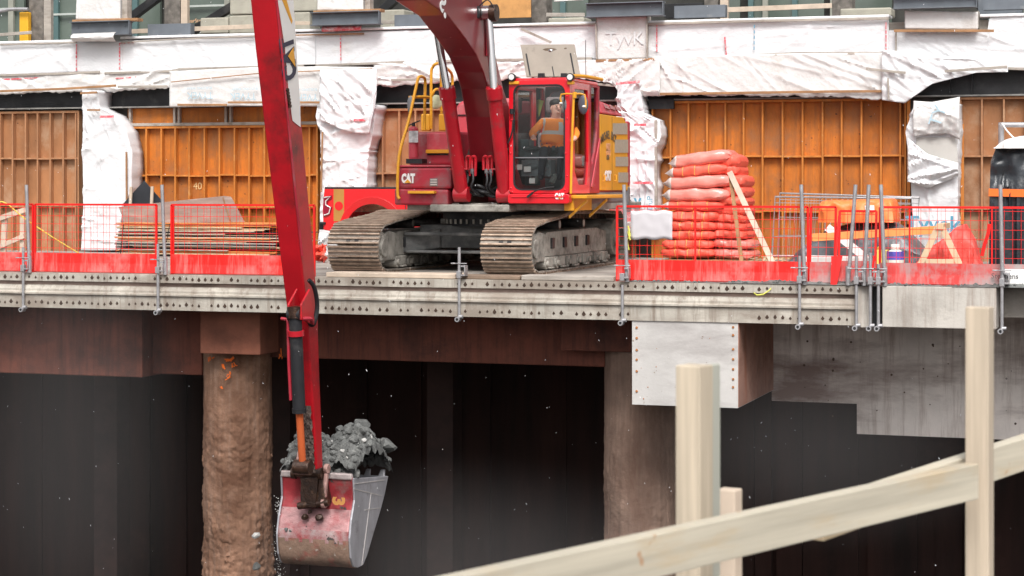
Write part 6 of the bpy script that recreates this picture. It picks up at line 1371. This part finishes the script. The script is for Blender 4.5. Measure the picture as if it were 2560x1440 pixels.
# black cover
blob('black_covered_crate', [(2472, 664), (2474, 400), (2486, 370), (2512, 352), (2560, 342), (2640, 345), (2680, 664)], 6.0, 1.6, btarp, 'tall crate under shiny black plastic at the right edge', 'covered crate', .10, 14, 80, flat=.3, n=44)
blob('white_plastic_sheet', [(2484, 371), (2498, 355), (2518, 346), (2562, 338), (2620, 338), (2660, 371)], 5.9, 1.7, tyvd, 'white plastic sheet over the top of the black covered crate', 'plastic sheet', .03, 15, 20, flat=.3)
B = MB(); B.bar(WY(2472, 481, 5.93), WY(2700, 486, 5.93), .02, .13); o = B.build('orange_strap', orstrap); tag(o, 'fluorescent orange band across the black covered crate', 'strap')
B = MB(); B.tube(WY(2503, 306, 6.8), WY(2503, 420, 6.8), .05, n=12); B.tube(WY(2498, 312, 6.8), WY(2700, 312, 6.8), .045, n=12); o = B.build('scaffold_pipe', galv); tag(o, 'grey scaffold pipe frame above the black covered crate', 'scaffold')
B = MB(); B.path([WY(2505, 308, 6.7), WY(2520, 330, 6.6), WY(2545, 350, 6.5), WY(2590, 352, 6.5)], .015, 6); o = B.build('pale_rope', lampm); tag(o, 'pale rope hanging from the scaffold pipe', 'rope')
B = MB(); B.bar(WY(2262, 575, 8.2), WY(2440, 600, 8.2), .04, .1); B.bar(WY(2410, 610, 8), WY(2470, 612, 8), .04, .12); o = B.build('plank', lumw); tag(o, 'pale planks on the ground in front of the right pier', 'plank')

# ================================================================ CLUTTER LEFT
r = random.Random(21); YP = 7.6
z = .02; k = 0; zt_ = ZY(490, 556, YP)
words = ['bottom', 'second', 'third', 'fourth', 'fifth', 'sixth', 'seventh', 'eighth', 'ninth', 'tenth', 'eleventh', 'twelfth', 'thirteenth', 'fourteenth', 'fifteenth', 'sixteenth', 'seventeenth', 'eighteenth', 'nineteenth', 'twentieth', 'twenty-first', 'twenty-second', 'twenty-third', 'twenty-fourth', 'twenty-fifth', 'twenty-sixth', 'twenty-seventh', 'twenty-eighth', 'twenty-ninth', 'thirtieth', 'thirty-first', 'thirty-second', 'thirty-third']
while z < zt_-.02 and k < len(words):
    th = r.uniform(.014, .026); a = 286+r.uniform(-4, 14)+(30 if r.random() < .15 else 0); b = 700+r.uniform(-30, 50); 
    if r.random() < .25: b -= 130*r.random()
    x0, x1 = XY(a, YP), XY(b, YP); y0 = YP+r.uniform(-.04, .06); B = MB(); n = 10; dz = [r.uniform(-.004, .004) for _ in range(n+1)]
    rows = [[Vector((x0+(x1-x0)*i/n, y, z+dz[i]+zz)) for i in range(n+1)] for y, zz in ((y0+1.2, 0), (y0, 0), (y0, th), (y0+1.2, th), (y0+1.2, 0))]
    B.grid(rows, 0, False); B.add([q[0] for q in rows[:4]], [(0, 1, 2, 3)]); B.add([q[-1] for q in rows[:4]], [(3, 2, 1, 0)])
    m_ = r.choice((plyedge, plyedge, plyedge2, lumw, greywood, dark)) if k else dark
    o = B.build('plywood_sheet', m_, weld=False); tag(o, '%s plywood sheet%s of the pile behind the left barrier' % (words[k], ' from the bottom' if k else ' lying lowest'), 'plywood sheet', 'plywood sheets piled behind the left barrier')
    z += th+r.uniform(.001, .009); k += 1
for k, (a, b) in enumerate(((303, 635), (428, 560))):
    B = MB(); x = WY(a if k == 0 else 415, 600, YP-.06); B.bar(WY(309 if k == 0 else 424, 560, YP-.06), WY(301 if k == 0 else 416, 634 if k == 0 else 606, YP-.06), .02, .008, up=FX); o = B.build('black_strap', black); tag(o, ('left' if k == 0 else 'right')+' black strap around the plywood pile', 'strap')
def flatpoly(name, pts, Y, m, label, cat, th=.02, dy=None, group=None):
    P = [WY(px, py, Y if dy is None else Y+dy[i]) for i, (px, py) in enumerate(pts)]; B = MB(); B.prism(P, (0, th, 0)); o = B.build(name, m, bevel=.003); tag(o, label, cat, group); return o
flatpoly('leaning_plywood', [(296, 517), (560, 490), (577, 492), (611, 555), (312, 560)], YP+.35, sheetg, 'large grey brown board leaning on the pile left of the stick', 'board')
B = MB(); B.bar(WY(557, 493, YP+.33), WY(577, 556, YP+.33), .012, .015, up=FX); o = B.build('thin_lath', brownwood); tag(o, 'thin dark lath against the large leaning board', 'lath')
flatpoly('black_board', [(360, 451), (410, 508), (360, 560), (305, 512)], YP+.6, blackboard, 'black square board standing on its corner behind the barrier rail', 'board')
for a, b, lb in (((328, 467), (325, 530), 'left wooden stick beside the black square board'), ((381, 466), (378, 530), 'right wooden stick in front of the black square board')):
    B = MB(); B.bar(WY(*a, YP+.5), WY(*b, YP+.5), .035, .06, up=FX); o = B.build('wooden_stick', lumw); tag(o, lb, 'stick')
E = empty('timber_trestle', WY(30, 640, 5.0)); tag(E, 'pale timber trestle at the far left behind the barrier', 'trestle')
for nm_, a, b, w_ in (('top_beam', (-60, 565), (68, 523), .10), ('leg', (12, 545), (8, 645), .12), ('leg', (57, 532), (56, 640), .10), ('brace', (-20, 625), (60, 590), .09)):
    B = MB(); B.bar(WY(*a, 5.0+(.0 if nm_ == 'leg' else -.05)), WY(*b, 5.0+(.0 if nm_ == 'leg' else -.05)), .04, w_, up=FX if nm_ == 'leg' else FZ); B.build(nm_, lumw, E, bevel=.004)
B = MB(); B.path([WY(-40, 530, 4.6), WY(5, 504, 4.7), WY(60, 545, 4.9), WY(130, 592, 5.2), WY(202, 636, 5.6)], .012, 6); o = B.build('yellow_rope', yrope); tag(o, 'yellow rope sloping down behind the left barrier', 'rope')
for k, (a, b) in enumerate([(10, 42), (45, 75), (85, 110), (118, 142), (152, 178), (186, 200)]):
    pass
B = MB(); rows = []
for i in range(14):
    rows.append([WY(786+i*2.2, 612+j*6+6*noise.noise(Vector((i*.5, j*.5, 3))), 5.5)+Vector((0, .25*noise.noise(Vector((i*.4, j*.6, 1))), 0)) for j in range(8)])
B.grid(rows); o = B.build('red_sheet', bagr, solid=.01); tag(o, 'crumpled red sheeting on the deck between stick and left track', 'sheeting')
B = MB(); pxbox(B, 1518, 500, 1560, 530, 8.6, .6); o = B.build('storage_box', greyp, bevel=.02); tag(o, 'grey box on the deck behind the counterweight', 'box')

# ================================================================ FOREGROUND TIMBER
def post(px0, px1, ptop, D, th_deg, wid, thk, m, label, name='timber_rail_post'):
    c = WD((px0+px1)/2, ptop, D); zt = c.z; B = MB(); a = R_(th_deg)
    u = RT*math.cos(a)+FW*math.sin(a); v = -RT*math.sin(a)+FW*math.cos(a)
    lo = [c+u*(i*wid/2)+v*(j*thk/2) for i, j in ((-1, -1), (1, -1), (1, 1), (-1, 1))]
    lo = [Vector((p.x, p.y, -.3)) for p in lo]; B.prism(lo, (0, 0, zt+.3)); o = B.build(name, m, bevel=.003); tag(o, label, 'timber post', 'posts of the foreground timber rail'); return c
post(1694, 1778, 912, 4.42, -35, .062, .060, lumv, 'tall pale timber post of the near rail, left of centre frame right')
post(1766, 1795, 910, 4.50, -35, .018, .045, lumg, 'thin grey green timber strip fixed to the left near post')
post(1789, 1856, 1222, 4.75, -30, .050, .045, lumw, 'short cut timber post standing just right of the left near post')
post(2413, 2485, 767, 5.15, -31, .062, .046, mat('fresh_lumber_tall', (.46, .38, .29), .6, var=.22, vs=1.6, st=(24, 24, .8), bump=.12, bs=12, dirt=(.50, .32, .20, 1), da=.26, ds=5), 'tallest pale timber post of the near rail at the right')
def rail(pa, pb, Da, Db, h, t, m, label, back=0):
    a = WD(pa[0], pa[1], Da); b = WD(pb[0], pb[1], Db); a.z -= h/2; b.z -= h/2; B = MB(); B.bar(a, b, t, h); o = B.build('timber_rail', m, bevel=.003); tag(o, label, 'timber rail', 'boards of the foreground timber rail')
lumr = mat('fresh_lumber_board', (.46, .415, .33), .55, var=.22, vs=1.2, st=(.8, .8, 26), dirt=(.44, .33, .20, 1), da=.45, ds=1.5, bump=.12, bs=14, dst=(1, 1, 5), speck=(.38, .22, .12, 1), spa=.69, sps=6)
a1 = WD(1733, 1296, 4.18); 
rail((700, 1532), (2430, 1158), 3.28, 5.06, .089, .038, lumr, 'long near rail board running up to the right timber post')
rail((2040, 1258), (3000, 946), 4.72, 6.3, .089, .038, lumr, 'second rail board passing behind the right timber post')

# added haze volumes standing in for blurred wires near the lens
def blur_haze(c, rx, ry, rz, dens, label):
    B = MB(); B.ball(c, rx, ry, rz, 20); o = B.build('blur_haze', bpy.data.materials.new('blur_haze_volume')); m = o.data.materials[0]; m.use_nodes = True; N = m.node_tree.nodes; L = m.node_tree.links
    N.remove(N['Principled BSDF']); pv = N.new('ShaderNodeVolumePrincipled'); pv.inputs['Color'].default_value = (.82, .78, .77, 1)
    tc = N.new('ShaderNodeTexCoord'); vm = N.new('ShaderNodeVectorMath'); vm.operation = 'SUBTRACT'; vm.inputs[1].default_value = (.5, .5, .5); L.new(tc.outputs['Generated'], vm.inputs[0])
    ln = N.new('ShaderNodeVectorMath'); ln.operation = 'LENGTH'; L.new(vm.outputs[0], ln.inputs[0]); mr = N.new('ShaderNodeMapRange'); mr.interpolation_type = 'SMOOTHSTEP'
    mr.inputs['From Min'].default_value = .5; mr.inputs['From Max'].default_value = .08; mr.inputs['To Max'].default_value = dens; L.new(ln.outputs['Value'], mr.inputs['Value']); L.new(mr.outputs[0], pv.inputs['Density'])
    L.new(pv.outputs[0], N['Material Output'].inputs['Volume']); tag(o, label, kind='stuff')
blur_haze(WY(170, 1130, -2.5), 2.6, 1.6, 4.2, .042, 'added haze for blurred near wires, over the left of the pit')
blur_haze(WY(1180, 1450, -3.5), 4.2, 1.6, 1.9, .048, 'added haze for blurred near wires, low in the middle of the pit')
blur_haze(WY(2050, 1130, -3.0), 2.8, 1.4, 1.5, .045, 'added haze for blurred near wires, in front of the pit at the right')

# ================================================================ WORLD, LIGHT, CAMERA
w = bpy.data.worlds.new('World'); sc.world = w; w.use_nodes = True; NT = w.node_tree; bg = NT.nodes['Background']
sky = NT.nodes.new('ShaderNodeTexSky'); sky.sky_type = 'NISHITA'; sky.sun_disc = False; sky.sun_elevation = R_(52); sky.sun_rotation = R_(160); sky.dust_density = 4; sky.air_density = 1.0
hs = NT.nodes.new('ShaderNodeHueSaturation'); hs.inputs['Saturation'].default_value = .15; NT.links.new(sky.outputs[0], hs.inputs['Color']); NT.links.new(hs.outputs[0], bg.inputs[0]); bg.inputs[1].default_value = .09
sl = bpy.data.lights.new('sun', 'SUN'); sl.energy = 1.5; sl.angle = R_(24); sl.color = (1, .97, .93); so = bpy.data.objects.new('sun', sl); col.objects.link(so)
az = R_(160); el = R_(52); sd_ = Vector((math.sin(az)*math.cos(el), math.cos(az)*math.cos(el), math.sin(el))); so.rotation_euler = sd_.to_track_quat('Z', 'Y').to_euler()
cd = bpy.data.cameras.new('camera'); co = bpy.data.objects.new('camera', cd); col.objects.link(co); sc.camera = co
co.location = CAM; co.rotation_euler = (R_(90), 0, YAW); cd.sensor_width = 36; cd.lens = FPX*36/2560; cd.shift_y = -(720-HOR)/2560; cd.clip_end = 500; cd.clip_start = .05
cd.dof.use_dof = True; cd.dof.focus_distance = 33; cd.dof.aperture_fstop = 9
vs = sc.view_settings; vs.view_transform = 'Standard'; vs.look = 'None'; vs.gamma = 1; vs.exposure = 1.12
for o in list(sc.objects):
    if '_o' in o: del o['_o']
